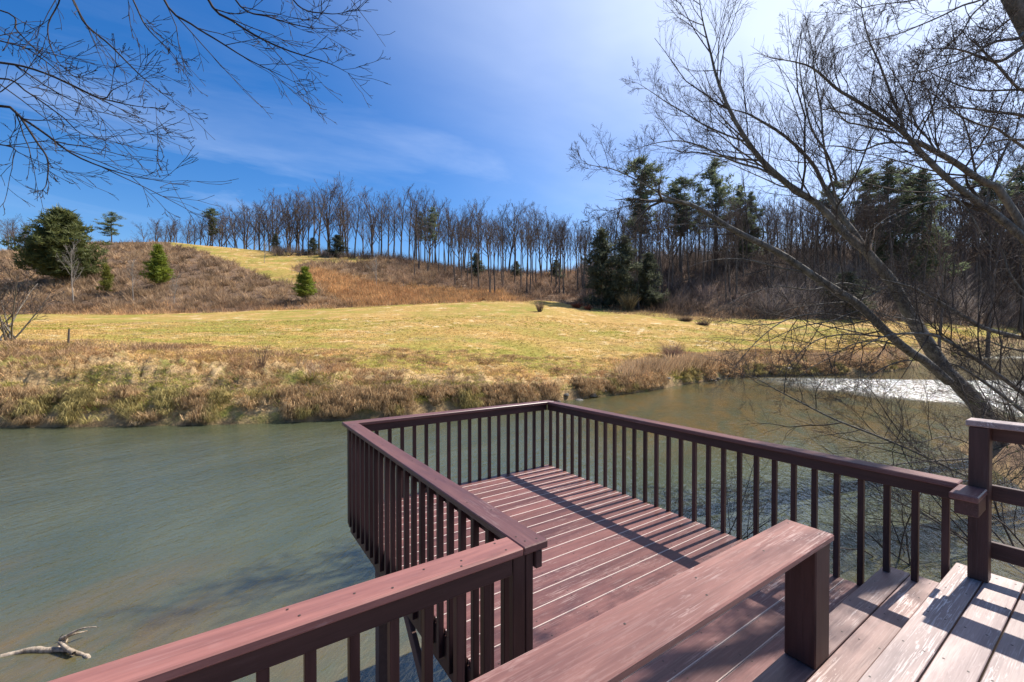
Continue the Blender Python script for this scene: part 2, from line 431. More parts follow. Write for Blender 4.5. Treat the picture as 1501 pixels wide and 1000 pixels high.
def build_ground():
    a = np.concatenate([np.arange(-2.9, -1.3, 0.05), np.arange(-1.3, 1.3, 0.0062), np.arange(1.3, 2.95, 0.05)])
    d = np.concatenate([np.arange(-14, 16, 0.6), np.arange(16, 50, 0.3), np.geomspace(50, 260, 130), [300, 400, 700, 1500, 3000]])
    A, D = np.meshgrid(a, d)
    lat = A * np.maximum(D, 6.0)
    z, st, u = ground(lat.ravel(), D.ravel())
    x, y = xy(lat.ravel(), D.ravel())
    uu, vv = pv(x, y, z)
    n1 = fbm(x * 0.25, y * 0.25, 11)
    # land cover: r = pasture, g = broomsedge, b = leaf litter / brush floor; bank = none of them
    cov = np.zeros((len(x), 3))
    fld = (st > 3.75 + (n1 - 0.47) * 1.5) & (st <= 6.0); cov[fld, 0] = 1
    hill = st > 6.0
    gh = hill & inpoly(uu + (n1 - .47) * 14, vv + (n1 - .47) * 8, GRASS_HILL); sg = hill & inpoly(uu + (n1 - .47) * 30, vv + (n1 - .47) * 10, SEDGE)
    beyond = hill & (uu > 770) & (uu < 900) & (st > 7.75)
    cov[hill, 2] = 1; cov[gh | beyond] = (1, 0, 0); cov[sg] = (0, 1, 0)
    cov[(st == -1) & (z > ZW + .15)] = (0, 0, 1)
    mb = MB(); nr, nc = A.shape
    i = np.arange(nr * nc).reshape(nr, nc)
    q = np.stack([i[:-1, :-1], i[:-1, 1:], i[1:, 1:], i[1:, :-1]], -1).reshape(-1, 4)
    mb.add(np.stack([x, y, z], 1), q, c=cov)
    t = NT('ground_cover'); p = t.geopos()
    c = t.attr(); sep = t.n('ShaderNodeSeparateColor'); t.l(c, sep.inputs[0])
    n_f = t.noise(p, 2.2, 6, 0.7); n_m = t.noise(p, 0.16, 4, 0.6); n_l = t.noise(t.mapping(p, (1, 1, 1), (31, 7, 0)), 0.045, 3); n_g = t.noise(p, 0.5, 5, 0.65)
    past = t.mix(t.mapr(n_f, 0.3, 0.7), (0.27, 0.155, 0.045), (0.58, 0.375, 0.13))
    green = t.mix(t.mapr(n_f, 0.3, 0.7), (0.13, 0.14, 0.02), (0.32, 0.30, 0.06))
    gm = t.math('MULTIPLY', t.mapr(n_m, 0.40, 0.56), t.mapr(n_l, 0.34, 0.54), True)
    past = t.mix(t.math('MULTIPLY', t.mapr(n_g, 0.55, 0.66), t.mapr(n_m, 0.56, 0.44)), past, (0.62, 0.50, 0.30))
    past = t.mix(t.math('MULTIPLY', t.mapr(n_g, 0.46, 0.34), 0.5), past, (0.17, 0.115, 0.05))
    past = t.mix(t.math('MULTIPLY', gm, 0.8), past, green)
    bank = t.mix(t.mapr(n_f, 0.32, 0.68), (0.20, 0.125, 0.06), (0.60, 0.42, 0.21))
    bank = t.mix(t.mapr(n_g, 0.52, 0.66), bank, (0.24, 0.235, 0.055))
    sz = t.n('ShaderNodeSeparateXYZ'); t.l(p, sz.inputs[0])
    wet = t.mapr(sz.outputs['Z'], ZW + 0.05, ZW + 0.45, 1, 0)
    bank = t.mix(t.math('MULTIPLY', wet, 0.6), bank, (0.11, 0.075, 0.045))
    under = t.mapr(sz.outputs['Z'], ZW - 0.25, ZW - .05, 1, 0)
    bed = t.mix(t.mapr(n_g, 0.35, 0.65), (0.10, 0.095, 0.055), (0.26, 0.23, 0.13))
    bank = t.mix(under, bank, bed)
    sedge = t.mix(t.mapr(n_f, 0.3, 0.7), (0.22, 0.10, 0.04), (0.42, 0.22, 0.09))
    floor = t.mix(t.mapr(n_f, 0.3, 0.7), (0.10, 0.065, 0.045), (0.27, 0.18, 0.115))
    col = t.mix(sep.outputs[0], bank, past)
    col = t.mix(sep.outputs[1], col, sedge); col = t.mix(sep.outputs[2], col, floor)
    t.principled(col, 0.95, 0.1, t.bump(n_f, 0.9, 0.25))
    o = mb.build('ground', t.m, smooth=True); tag(o, kind='structure')
build_ground()

# ------------------------------------------------------------------ river
def build_water():
    t = NT('river_water'); p = t.geopos()
    flow = t.mapping(p, (1, 1, 1), (0, 0, 0), (0, 0, math.radians(-33)))
    w1 = t.noise(t.mapping(flow, (0.9, 2.6, 1)), 1.0, 3, 0.5, 0.8)
    w2 = t.noise(t.mapping(flow, (3.2, 9.0, 1)), 1.0, 3, 0.55, 0.6)
    w3 = t.noise(t.mapping(flow, (0.22, 0.5, 1)), 1.0, 2, 0.5, 0.4)
    calm = t.mapr(w3, 0.35, 0.65, 0.7, 1.0)
    # riffle: shallow fast water down-river to the right, broken by stones
    sx = t.n('ShaderNodeSeparateXYZ'); t.l(p, sx.inputs[0])
    rv = t.n('ShaderNodeAttribute'); rv.attribute_name = 'Col'
    sep = t.n('ShaderNodeSeparateColor'); t.l(rv.outputs['Color'], sep.inputs[0]); rif = sep.outputs[0]
    h = t.math('ADD', t.math('MULTIPLY', w1, 0.085), t.math('MULTIPLY', w2, 0.06))
    w6 = t.noise(t.mapping(flow, (9.0, 24.0, 1)), 1.0, 2, 0.5, 0.4)
    h = t.math('MULTIPLY', t.math('ADD', h, t.math('MULTIPLY', w6, 0.018)), calm)
    w4 = t.noise(t.mapping(flow, (1.5, 4.0, 1)), 1.0, 5, 0.7, 1.0)
    h = t.math('ADD', h, t.math('MULTIPLY', t.math('MULTIPLY', w4, rif), 0.5))
    b = t.n('ShaderNodeBump'); b.inputs['Strength'].default_value = 0.45; b.inputs['Distance'].default_value = 1.0; t.l(h, b.inputs['Height'])
    nr = b.outputs['Normal']
    fr = t.n('ShaderNodeFresnel'); fr.inputs['IOR'].default_value = 1.95; t.l(nr, fr.inputs['Normal'])
    gl = t.n('ShaderNodeBsdfGlossy'); gl.inputs['Roughness'].default_value = 0.11; t.l(nr, gl.inputs['Normal'])
    dif = t.n('ShaderNodeBsdfDiffuse')
    murk = t.mix(t.mapr(w3, 0.3, 0.7), (0.115, 0.135, 0.070), (0.172, 0.190, 0.108))
    w5 = t.noise(t.mapping(flow, (0.35, 1.1, 1)), 1.0, 4, 0.6, 0.6)
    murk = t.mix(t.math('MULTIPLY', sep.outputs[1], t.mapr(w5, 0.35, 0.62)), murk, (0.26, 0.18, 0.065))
    foam_glitter = t.math('MULTIPLY', t.mapr(w4, 0.40, 0.64), t.mapr(rif, 0.15, 1.0), True)  # white painted into the diffuse colour for foam and reflected sky glitter
    t.l(t.mix(foam_glitter, murk, (0.8, 0.82, 0.84)), dif.inputs['Color'])
    tr = t.n('ShaderNodeBsdfTransparent'); tr.inputs['Color'].default_value = (0.62, 0.68, 0.5, 1)
    m1 = t.n('ShaderNodeMixShader'); t.l(t.math('ADD', t.math('MULTIPLY', foam_glitter, 0.5), 0.5, True), m1.inputs[0])
    t.l(tr.outputs[0], m1.inputs[1]); t.l(dif.outputs[0], m1.inputs[2])
    m2 = t.n('ShaderNodeMixShader'); t.l(fr.outputs[0], m2.inputs[0]); t.l(m1.outputs[0], m2.inputs[1]); t.l(gl.outputs[0], m2.inputs[2])
    t.l(m2.outputs[0], t.out.inputs['Surface'])
    a = np.linspace(-2.9, 2.9, 500); d = np.concatenate([np.linspace(-10, 16, 40), np.geomspace(16.2, 420, 200)])
    A, D = np.meshgrid(a, d); lat = (A * np.maximum(D, 6)).ravel(); dd = D.ravel()
    x, y = xy(lat, dd); u = 750.5 + F * lat / np.maximum(dd, 6)
    v = 493.5 + F * (CAM[2] - ZW) / np.maximum(dd, 1)
    lo = np.interp(u, [1040, 1100, 1200, 1300, 1400, 1501, 1800], [556, 560, 570, 582, 593, 605, 620])
    hi = np.interp(u, [1040, 1100, 1200, 1300, 1400, 1501, 1800], [553, 553, 554, 556, 557, 558, 560])
    r = np.clip((v - hi) / 1.5 + .5, 0, 1) * np.clip((lo - v) / 9 + .5 + (fbm(x * .5, y * .5, 77) - .47) * 1.2, 0, 1) * np.clip((u - 1070) / 150, 0, 1)
    r2 = np.clip(1 - np.abs(v - 524) / 4, 0, 1) * np.clip((u - 1400) / 40, 0, 1) * .8
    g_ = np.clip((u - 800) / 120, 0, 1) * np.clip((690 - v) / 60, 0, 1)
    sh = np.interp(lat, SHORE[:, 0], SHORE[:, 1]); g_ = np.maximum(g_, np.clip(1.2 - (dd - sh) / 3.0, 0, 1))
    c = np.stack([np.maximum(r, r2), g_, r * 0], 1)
    mb = MB(); nr_, nc = A.shape; i = np.arange(nr_ * nc).reshape(nr_, nc)
    q = np.stack([i[:-1, :-1], i[:-1, 1:], i[1:, 1:], i[1:, :-1]], -1).reshape(-1, 4)
    mb.add(np.stack([x, y, np.full(len(x), ZW)], 1), q, c=c)
    o = mb.build('river', t.m, smooth=True); tag(o, kind='structure')
build_water()

# ------------------------------------------------------------------ the decks
CAPT = 0.965; CAPB = 0.927; SUBB = 0.842
def one(name, mats, parent, *b, bev=0.004, label=None, nl=()):
    mb = MB(); box(mb, *b, bev=bev)
    if nl: nails(mb, nl, b[5], 1)
    o = mb.build(name, [mats, M['nail']] if nl else mats, parent)
    if label: o['label'] = label
    return o
def planks(x0, x1, ys, z, th, mats, wide=0.149, jitter=0.0, bev=0.0035):
    """planks lie side by side along X; long edges take material 1 (painted glints on the lower deck)."""
    mb = MB()
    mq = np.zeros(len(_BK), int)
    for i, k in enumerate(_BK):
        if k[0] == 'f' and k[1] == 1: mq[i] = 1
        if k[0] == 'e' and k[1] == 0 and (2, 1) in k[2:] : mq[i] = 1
    for y in ys:
        box(mb, x0, x1 + random.uniform(-jitter, jitter), y, y + wide, z - th, z, bev=bev, mq=mq)
    return mb
def nails(mb, spots, z, m):
    """nail heads set into a board's own mesh."""
    th = np.arange(6) * PI / 3
    for cx, cy in spots:
        r = 0.0055
        v = np.concatenate([np.stack([cx + r * np.cos(th), cy + r * np.sin(th), np.full(6, z + .0012)], 1), [[cx, cy, z + .002]]])
        mb.add(v, t=[[i, (i + 1) % 6, 6] for i in range(6)], mt=m)
def nail_grid(xs, ys):
    return [(x + random.uniform(-.015, .015), y + o + random.uniform(-.012, .012)) for x in xs for y in ys for o in (0.03, 0.115)]

deck = thing('viewing_deck', 'reddish brown wooden deck reaching out over the river with baluster railings on its edges', 'deck', (0, 0, 0))
PITCH_B = 0.155
ys = [3.457 - 0.147 - PITCH_B * k for k in range(26)]
ys = [y for y in ys if y > -0.62]
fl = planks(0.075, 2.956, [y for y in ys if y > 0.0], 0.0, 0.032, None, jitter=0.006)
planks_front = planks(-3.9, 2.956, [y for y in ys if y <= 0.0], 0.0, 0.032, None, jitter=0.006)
for a_ in ('V', 'C'): getattr(fl, a_).extend(getattr(planks_front, a_))
for q_, m_ in zip(planks_front.Q, planks_front.QM): fl.Q.append(q_ + fl.n); fl.QM.append(m_)
for q_, m_ in zip(planks_front.T, planks_front.TM): fl.T.append(q_ + fl.n); fl.TM.append(m_)
fl.n += planks_front.n
nails(fl, nail_grid([0.2, 0.62, 1.03, 1.45, 1.87, 2.29, 2.72], [y for y in ys if y > -0.47]), 0.0, 2)
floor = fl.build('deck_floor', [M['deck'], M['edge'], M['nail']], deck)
# frame below
for b in ((0.068, 0.106, -0.3, 3.42, -0.27, -0.034), (2.895, 2.933, -0.7, 3.42, -0.27, -0.034), (0.108, 2.893, 3.382, 3.42, -0.27, -0.034), (-3.9, 0.066, 0.02, 0.056, -0.27, -0.034)):
    one('rim_joist', M['rail_y'], deck, *b)
for k in range(6):
    x = 0.5 + k * 0.42; one('floor_joist', M['timber'], deck, x, x + 0.038, -0.7, 3.38, -0.26, -0.036)
one('support_beam', M['timber'], deck, 0.11, 2.89, 2.5, 2.6, -0.48, -0.272)
one('support_beam', M['timber'], deck, 0.11, 2.89, 0.3, 0.4, -0.48, -0.272)
for (x, y) in ((0.14, 2.62), (2.75, 2.62), (0.14, 0.42), (2.75, 0.42)):
    one('support_pile', M['timber'], deck, x, x + 0.12, y, y + 0.12, -3.4, -0.275)
def brace(p, q, w, parent):
    p, q = np.array(p), np.array(q); t = q - p; L = np.linalg.norm(t); t /= L
    s = np.cross(t, [1, 0, 0]); s /= np.linalg.norm(s); e = np.cross(s, t)
    mb = MB(); box(mb, -w / 2, w / 2, -.02, .02, 0, L); R = np.stack([s, e, t], 1)
    mb.V[0] = mb.V[0] @ R.T + p
    return mb.build('brace', M['timber'], parent)
brace((0.10, 1.75, -0.30), (0.16, 0.48, -1.75), 0.1, deck)

def railing(label):
    o = bpy.data.objects.new('railing', None); COL.objects.link(o); o.parent = deck; o['label'] = label; o.empty_display_size = .1
    return o
BZ0 = -0.175; BH = 0.019
def baluster(parent, x, y, z0=BZ0):
    a = random.uniform(-.003, .003)
    mb = MB(); box(mb, x - BH + a, x + BH + a, y - BH, y + BH, z0 + random.uniform(-.006, .006), CAPB - 0.002, bev=0.003)
    mb.build('baluster', M['rail_z'], parent)
# left railing
r = railing('left side railing, lit on its pinkish cap board')
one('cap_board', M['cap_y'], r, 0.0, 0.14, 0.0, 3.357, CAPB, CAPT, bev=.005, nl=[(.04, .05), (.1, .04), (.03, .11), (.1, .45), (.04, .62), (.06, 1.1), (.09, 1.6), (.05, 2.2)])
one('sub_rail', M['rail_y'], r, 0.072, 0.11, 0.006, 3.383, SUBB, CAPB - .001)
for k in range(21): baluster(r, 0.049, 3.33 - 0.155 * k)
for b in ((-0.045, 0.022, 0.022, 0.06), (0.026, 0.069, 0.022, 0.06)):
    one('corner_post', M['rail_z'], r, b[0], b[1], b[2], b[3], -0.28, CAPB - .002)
# far railing
r = railing('far railing across the end of the deck')
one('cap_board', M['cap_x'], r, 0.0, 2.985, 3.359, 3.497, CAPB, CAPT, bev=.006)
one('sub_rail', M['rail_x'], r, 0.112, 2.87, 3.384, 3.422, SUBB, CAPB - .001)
for k in range(19):
    x = 0.066 + 0.1535 * k
    if x < 2.9: baluster(r, x, 3.442)
# right railing
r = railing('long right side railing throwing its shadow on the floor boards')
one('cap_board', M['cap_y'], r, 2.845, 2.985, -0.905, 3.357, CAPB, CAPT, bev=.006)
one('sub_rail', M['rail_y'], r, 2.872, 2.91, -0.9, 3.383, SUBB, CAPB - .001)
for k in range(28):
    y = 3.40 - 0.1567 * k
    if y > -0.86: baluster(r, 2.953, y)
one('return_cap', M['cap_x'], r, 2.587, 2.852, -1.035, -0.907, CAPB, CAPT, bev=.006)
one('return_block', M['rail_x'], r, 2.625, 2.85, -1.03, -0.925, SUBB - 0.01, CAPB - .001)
# near railing across the front
r = railing('near railing along the walkway with a sunlit pink cap board')
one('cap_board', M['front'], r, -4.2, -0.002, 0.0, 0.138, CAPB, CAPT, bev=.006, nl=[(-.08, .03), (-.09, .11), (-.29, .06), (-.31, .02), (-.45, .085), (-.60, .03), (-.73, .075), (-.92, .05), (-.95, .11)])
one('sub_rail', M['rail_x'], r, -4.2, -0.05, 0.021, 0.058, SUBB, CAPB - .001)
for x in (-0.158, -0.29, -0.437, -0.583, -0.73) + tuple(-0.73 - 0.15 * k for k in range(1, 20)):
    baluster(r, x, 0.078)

# step and upper deck
step = thing('wooden_step', 'wide wooden step of worn boards between the lower deck and the upper deck', 'step', (0, 0, 0))
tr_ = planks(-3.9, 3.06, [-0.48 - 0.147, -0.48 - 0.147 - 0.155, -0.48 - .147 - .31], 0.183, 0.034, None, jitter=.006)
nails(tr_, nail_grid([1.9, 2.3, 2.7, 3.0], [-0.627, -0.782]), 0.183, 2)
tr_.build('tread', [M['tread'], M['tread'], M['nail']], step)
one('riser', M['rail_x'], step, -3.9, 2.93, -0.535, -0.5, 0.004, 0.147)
up = thing('upper_deck', 'upper deck floor of pale worn boards with a square post and three horizontal rails', 'deck', (0, 0, 0))
uy = [-0.865 - 0.147 - 0.157 * k for k in range(14)]
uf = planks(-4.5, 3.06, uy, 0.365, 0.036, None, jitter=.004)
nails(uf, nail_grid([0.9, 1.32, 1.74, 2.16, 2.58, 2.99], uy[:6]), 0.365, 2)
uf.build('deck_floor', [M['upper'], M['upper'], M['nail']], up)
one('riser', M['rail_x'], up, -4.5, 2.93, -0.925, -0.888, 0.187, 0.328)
one('rim_joist', M['rail_y'], up, 2.96, 3.0, -3.0, -0.93, 0.08, 0.327)
for (x, y) in ((2.75, -2.6), (-0.5, -2.6), (-3.8, -2.6)): one('support_pile', M['timber'], up, x, x + .12, y, y + .12, -2.6, 0.327)
hr = bpy.data.objects.new('railing', None); COL.objects.link(hr); hr.parent = up
one('post', M['rail_z'], hr, 2.858, 2.962, -1.04, -0.948, 0.366, 1.348, bev=.005)
one('post', M['rail_z'], hr, 2.858, 2.962, -2.95, -2.86, 0.366, 1.348, bev=.005)
one('cap_board', M['upper'], hr, 2.85, 2.99, -3.05, -0.935, 1.35, 1.388, bev=.005)
for z0, z1 in ((1.255, 1.348), (0.87, 0.968), (0.495, 0.6)):
    one('horizontal_rail', M['rail_y'], hr, 2.964, 3.0, -3.05, -1.0, z0, z1)

bench = thing('bench_rail', 'wide worn plank on a square post edging the step, its paint rubbed pale', 'bench', (0, 0, 0))
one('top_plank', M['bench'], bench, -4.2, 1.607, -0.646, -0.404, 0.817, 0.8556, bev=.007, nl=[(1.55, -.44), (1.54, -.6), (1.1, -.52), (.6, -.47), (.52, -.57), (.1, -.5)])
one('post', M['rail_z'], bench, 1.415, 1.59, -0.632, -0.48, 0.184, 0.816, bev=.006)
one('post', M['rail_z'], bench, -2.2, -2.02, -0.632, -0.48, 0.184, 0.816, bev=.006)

# ------------------------------------------------------------------ bare branches
def rperp(t):
    a = RS.randn(3); a -= t * (a @ t); return a / (np.linalg.norm(a) + 1e-9)
def unit(a): return a / (np.linalg.norm(a) + 1e-9)

def grow(paths, p, dr, L, r, lvl, cfg):
    """one branch and its children; paths[lvl] collects (points, radii)."""
    n = cfg['n'][lvl]
    pts = [p]; d = dr.copy(); st = L / (n - 1)
    for i in range(n - 1):
        d = unit(d + RS.randn(3) * cfg['wob'][lvl] + np.array([0, 0, cfg['up'][lvl]]))
        pts.append(pts[-1] + d * st)
    pts = np.array(pts)
    rr = r * np.linspace(1, cfg['tip'], n); paths[lvl].append((pts, np.maximum(rr, cfg['rmin'])))
    if lvl + 1 < len(cfg['n']): side(paths, pts, rr, L, lvl, cfg)

def side(paths, pts, rr, L, lvl, cfg, count=None, t0=None):
    n = len(pts); k = count if count is not None else cfg['kids'][lvl]
    for j in range(k):
        t = (cfg['t0'][lvl] if t0 is None else t0) + (0.98 - (cfg['t0'][lvl] if t0 is None else t0)) * (j + RS.rand()) / k
        f = t * (n - 1); i = min(int(f), n - 2); q = pts[i] + (pts[i + 1] - pts[i]) * (f - i)
        tan = unit(pts[i + 1] - pts[i]); ang = math.radians(cfg['ang'][lvl] + RS.randn() * 9)
        dr = unit(tan * math.cos(ang) + rperp(tan) * math.sin(ang) + np.array([0, 0, cfg['lift'][lvl]]))
        Lc = L * cfg['len'][lvl] * (1.15 - 0.75 * t) * (0.7 + 0.6 * RS.rand())
        rc = max(cfg['rmin'], min(rr[i] * 0.7, Lc * cfg['slim']))
        grow(paths, q, dr, Lc, rc, lvl + 1, cfg)

NEAR = dict(n=[9, 7, 5, 4], wob=[.05, .12, .16, .18], up=[0.02, .03, .03, .02], tip=0.25, rmin=0.0028, kids=[8, 9, 6, 0], t0=[.2, .15, .15, 0],
            ang=[48, 45, 42, 40], lift=[.12, .12, .1, 0], len=[.5, .48, .5, .5], slim=0.008)

def limb_part(parent, path, radii, twigs, cfg=NEAR, mat='bark_near', lenscale=0.5, t0=0.12, name='limb', n=22, jit=0.0, rscale=1.0):
    """a traced limb (its own mesh) carrying its twigs (a sub-part)."""
    pts = spline(path, n); rr = np.interp(np.linspace(0, 1, n), np.linspace(0, 1, len(radii)), radii) * rscale
    if jit: pts[1:] += RS.randn(n - 1, 3) * jit
    mb = MB(); tubes(mb, [(pts, rr)], 7 if rr[0] > .03 else 5)
    o = mb.build(name, M[mat], parent, smooth=True)
    paths = [[], [], [], []]
    L = np.linalg.norm(np.diff(pts, axis=0), axis=1).sum()
    c = dict(cfg); c['len'] = [lenscale] + cfg['len'][1:]
    side(paths, pts, rr, L, 0, c, count=twigs, t0=t0)
    # the limb's own end splits into fine twigs
    for k in range(3):
        grow(paths, pts[-1], unit(unit(pts[-1] - pts[-3]) + RS.randn(3) * .35), L * .13, max(rr[-1], .003), 2, c)
    tb = MB()
    tubes(tb, paths[1], 4); tubes(tb, paths[2], 3); tubes(tb, paths[3], 3)
    tb.build('twigs', M['twig_near'] if mat != 'bark_dark' else M['bark_dark'], o, smooth=True)
    return o

def px(path, d0, d1, origin):
    m = len(path)
    return [at(u, v, d0 + (d1 - d0) * i / (m - 1)) - origin for i, (u, v) in enumerate(path)]

def traced_tree(name, label, base, limbs, mat='bark_near', group=None):
    t = thing(name, label, 'tree', tuple(base), group=group)
    for (kind, path, d0, d1, r, tw, ls, cfgm) in limbs:
        c = dict(NEAR); c.update(cfgm)
        limb_part(t, px(path, d0, d1, base), r, tw, c, mat, ls, name=kind, t0=c.get('start', .12), rscale=.58 if d0 > 9 else .85)
    return t

# leaning riverside tree
b = at(1460, 640, 14.0)
UPR = dict(lift=[.35, .25, .15, 0], up=[.03, .07, .06, .04])
DRO = dict(lift=[-.05, .05, .05, 0], up=[0, .01, .02, .0])
traced_tree('leaning_tree', 'tall bare tree with a lichen grey trunk leaning left over the river', b, [
    ('trunk', [(1466, 660), (1440, 604), (1410, 568), (1380, 535), (1351, 490), (1330, 455), (1306, 412), (1286, 388), (1271, 370)], 14.0, 13.2, [.50, .40, .36, .33, .29, .26, .22], 3, .16, dict(start=.4)),
    ('limb', [(1271, 370), (1241, 345), (1201, 301), (1161, 275), (1121, 240), (1096, 208), (1071, 165), (1051, 115), (1041, 75), (1031, 35), (1026, 5), (1022, -40)], 13.2, 12.0, [.20, .17, .14, .10, .06, .03, .012], 26, .34, UPR),
    ('limb', [(1271, 370), (1250, 338), (1236, 320), (1211, 280), (1191, 240), (1151, 200), (1111, 175), (1091, 165), (1060, 158)], 13.2, 13.8, [.16, .13, .09, .06, .02], 18, .36, UPR),
    ('limb', [(1211, 282), (1219, 268), (1226, 264), (1212, 225), (1190, 190), (1178, 140), (1172, 95), (1175, 60)], 13.5, 13.0, [.08, .06, .04, .015], 15, .36, UPR),
    ('limb', [(1096, 208), (1070, 200), (1030, 182), (1008, 168), (980, 152), (955, 135), (935, 122)], 12.7, 12.0, [.05, .04, .025, .008], 14, .36, UPR),
    ('limb', [(1161, 276), (1120, 250), (1080, 238), (1040, 220), (1001, 207), (960, 210), (925, 222)], 12.9, 12.0, [.06, .05, .03, .008], 15, .34, UPR),
    ('limb', [(1121, 245), (1080, 232), (1050, 225), (1020, 212), (985, 235)], 12.9, 12.4, [.04, .03, .02, .006], 10, .34, {}),
    ('limb', [(1232, 312), (1215, 250), (1206, 200), (1204, 165), (1196, 120), (1190, 70), (1180, 25)], 13.4, 14.0, [.06, .05, .035, .01], 14, .32, UPR),
    ('limb', [(1391, 560), (1357, 530), (1331, 514), (1297, 484), (1261, 448), (1241, 435), (1186, 400), (1151, 376), (1111, 355), (1071, 335), (1036, 312), (1006, 298), (971, 294)], 13.2, 10.8, [.23, .21, .19, .17, .14, .10, .07], 22, .22, dict(start=.2)),
    ('limb', [(1010, 300), (971, 285), (941, 268), (901, 249), (870, 243), (850, 238)], 10.9, 10.4, [.045, .03, .02, .006], 13, .4, UPR),
    ('limb', [(971, 294), (930, 300), (895, 310), (862, 330)], 10.8, 10.3, [.04, .025, .015, .005], 10, .4, {}),
    ('limb', [(1071, 335), (1030, 330), (990, 330), (950, 345), (920, 352)], 11.2, 10.6, [.035, .025, .015, .005], 8, .35, {}),
    ('limb', [(1186, 400), (1140, 392), (1090, 380), (1040, 382), (1000, 395)], 12.0, 11.0, [.05, .035, .02, .006], 10, .35, DRO),
    ('limb', [(1261, 468), (1200, 460), (1150, 470), (1110, 500), (1080, 535), (1060, 560)], 12.8, 11.8, [.05, .035, .02, .006], 12, .36, DRO),
    ('limb', [(1297, 494), (1240, 490), (1195, 500), (1160, 530), (1130, 560)], 13, 12.2, [.05, .035, .02, .006], 12, .36, DRO),
    ('limb', [(1300, 420), (1260, 440), (1210, 445), (1160, 452), (1120, 470)], 13.2, 12.8, [.05, .04, .02, .006], 10, .32, DRO),
    ('limb', [(1331, 512), (1290, 500), (1250, 505), (1215, 525), (1180, 545), (1150, 575)], 13, 12, [.05, .035, .02, .006], 12, .36, DRO),
    ('limb', [(1345, 470), (1310, 465), (1265, 455), (1220, 470), (1170, 480), (1125, 500), (1085, 515)], 13, 12, [.05, .04, .025, .006], 14, .34, DRO),
    ('limb', [(1357, 528), (1320, 530), (1285, 545), (1255, 570), (1235, 600)], 13, 12.4, [.04, .03, .02, .006], 10, .36, DRO),
    ('limb', [(1290, 430), (1240, 415), (1190, 425), (1140, 420), (1095, 432), (1060, 450)], 13.2, 12.2, [.05, .04, .025, .006], 14, .34, DRO),
    ('limb', [(1430, 700), (1414, 697), (1351, 667), (1288, 640), (1224, 615), (1174, 590), (1134, 569), (1105, 552)], 12.0, 10.0, [.06, .05, .035, .012], 16, .3, dict(start=.05)),
    ('limb', [(1440, 672), (1380, 675), (1320, 680), (1270, 690), (1225, 700)], 11.5, 10.5, [.05, .04, .03, .008], 14, .3, {}),
    ('limb', [(1440, 660), (1390, 640), (1340, 650), (1290, 640), (1250, 600), (1215, 580)], 12.5, 11.5, [.03, .025, .015, .005], 14, .34, UPR),
])
# second leaning tree, its stem outside the frame
d2 = 12.0
b = at(1700, 720, d2)
traced_tree('leaning_tree', 'bare tree with twin parallel grey stems leaning in across the bright sky', b, [
    ('trunk', [(1700, 740), (1660, 600), (1600, 480), (1545, 400), (1501, 350), (1451, 308)], d2, d2, [.30, .27, .22, .19, .16], 2, .1, {}),
    ('limb', [(1451, 308), (1411, 280), (1381, 255), (1346, 220), (1326, 196), (1291, 170), (1251, 145), (1226, 130), (1201, 107), (1181, 95), (1150, 88)], d2, 11, [.15, .13, .10, .07, .05, .02], 28, .3, UPR),
    ('limb', [(1520, 372), (1469, 282), (1445, 268), (1425, 256), (1400, 238), (1373, 223), (1345, 208), (1333, 205), (1323, 188), (1321, 170), (1309, 148), (1290, 95), (1272, 55), (1262, 10)], d2, 11.5, [.17, .14, .12, .09, .05, .02], 28, .3, UPR),
    ('limb', [(1373, 223), (1358, 200), (1345, 186), (1338, 170), (1328, 140), (1300, 90), (1275, 40)], 11.8, 12.2, [.05, .04, .025, .01], 14, .34, UPR),
    ('limb', [(1346, 215), (1320, 209), (1290, 211), (1262, 221), (1235, 215), (1205, 215), (1180, 225)], 11.7, 11, [.06, .045, .03, .008], 14, .36, {}),
    ('limb', [(1310, 195), (1280, 188), (1255, 182), (1240, 178), (1220, 155), (1200, 125), (1190, 95)], 11.6, 11.2, [.05, .04, .025, .008], 13, .36, UPR),
    ('limb', [(1425, 255), (1440, 237), (1452, 225), (1470, 218), (1501, 205)], 11.9, 12.4, [.05, .04, .03, .012], 12, .45, UPR),
    ('limb', [(1446, 300), (1452, 270), (1465, 235), (1478, 212), (1490, 190), (1501, 150)], 12, 12.5, [.06, .05, .035, .012], 12, .4, UPR),
    ('limb', [(1466, 282), (1485, 260), (1501, 240), (1530, 210)], 12, 12.3, [.06, .05, .03, .012], 10, .5, UPR),
    ('limb', [(1400, 292), (1370, 295), (1340, 302), (1300, 320), (1270, 345)], 11.9, 11, [.04, .03, .02, .006], 12, .4, DRO),
    ('limb', [(1376, 270), (1395, 285), (1411, 300), (1425, 318), (1440, 345), (1460, 372)], 11.5, 11.5, [.03, .03, .025, .012], 8, .4, {}),
])
b = at(1640, 640, 10.5)
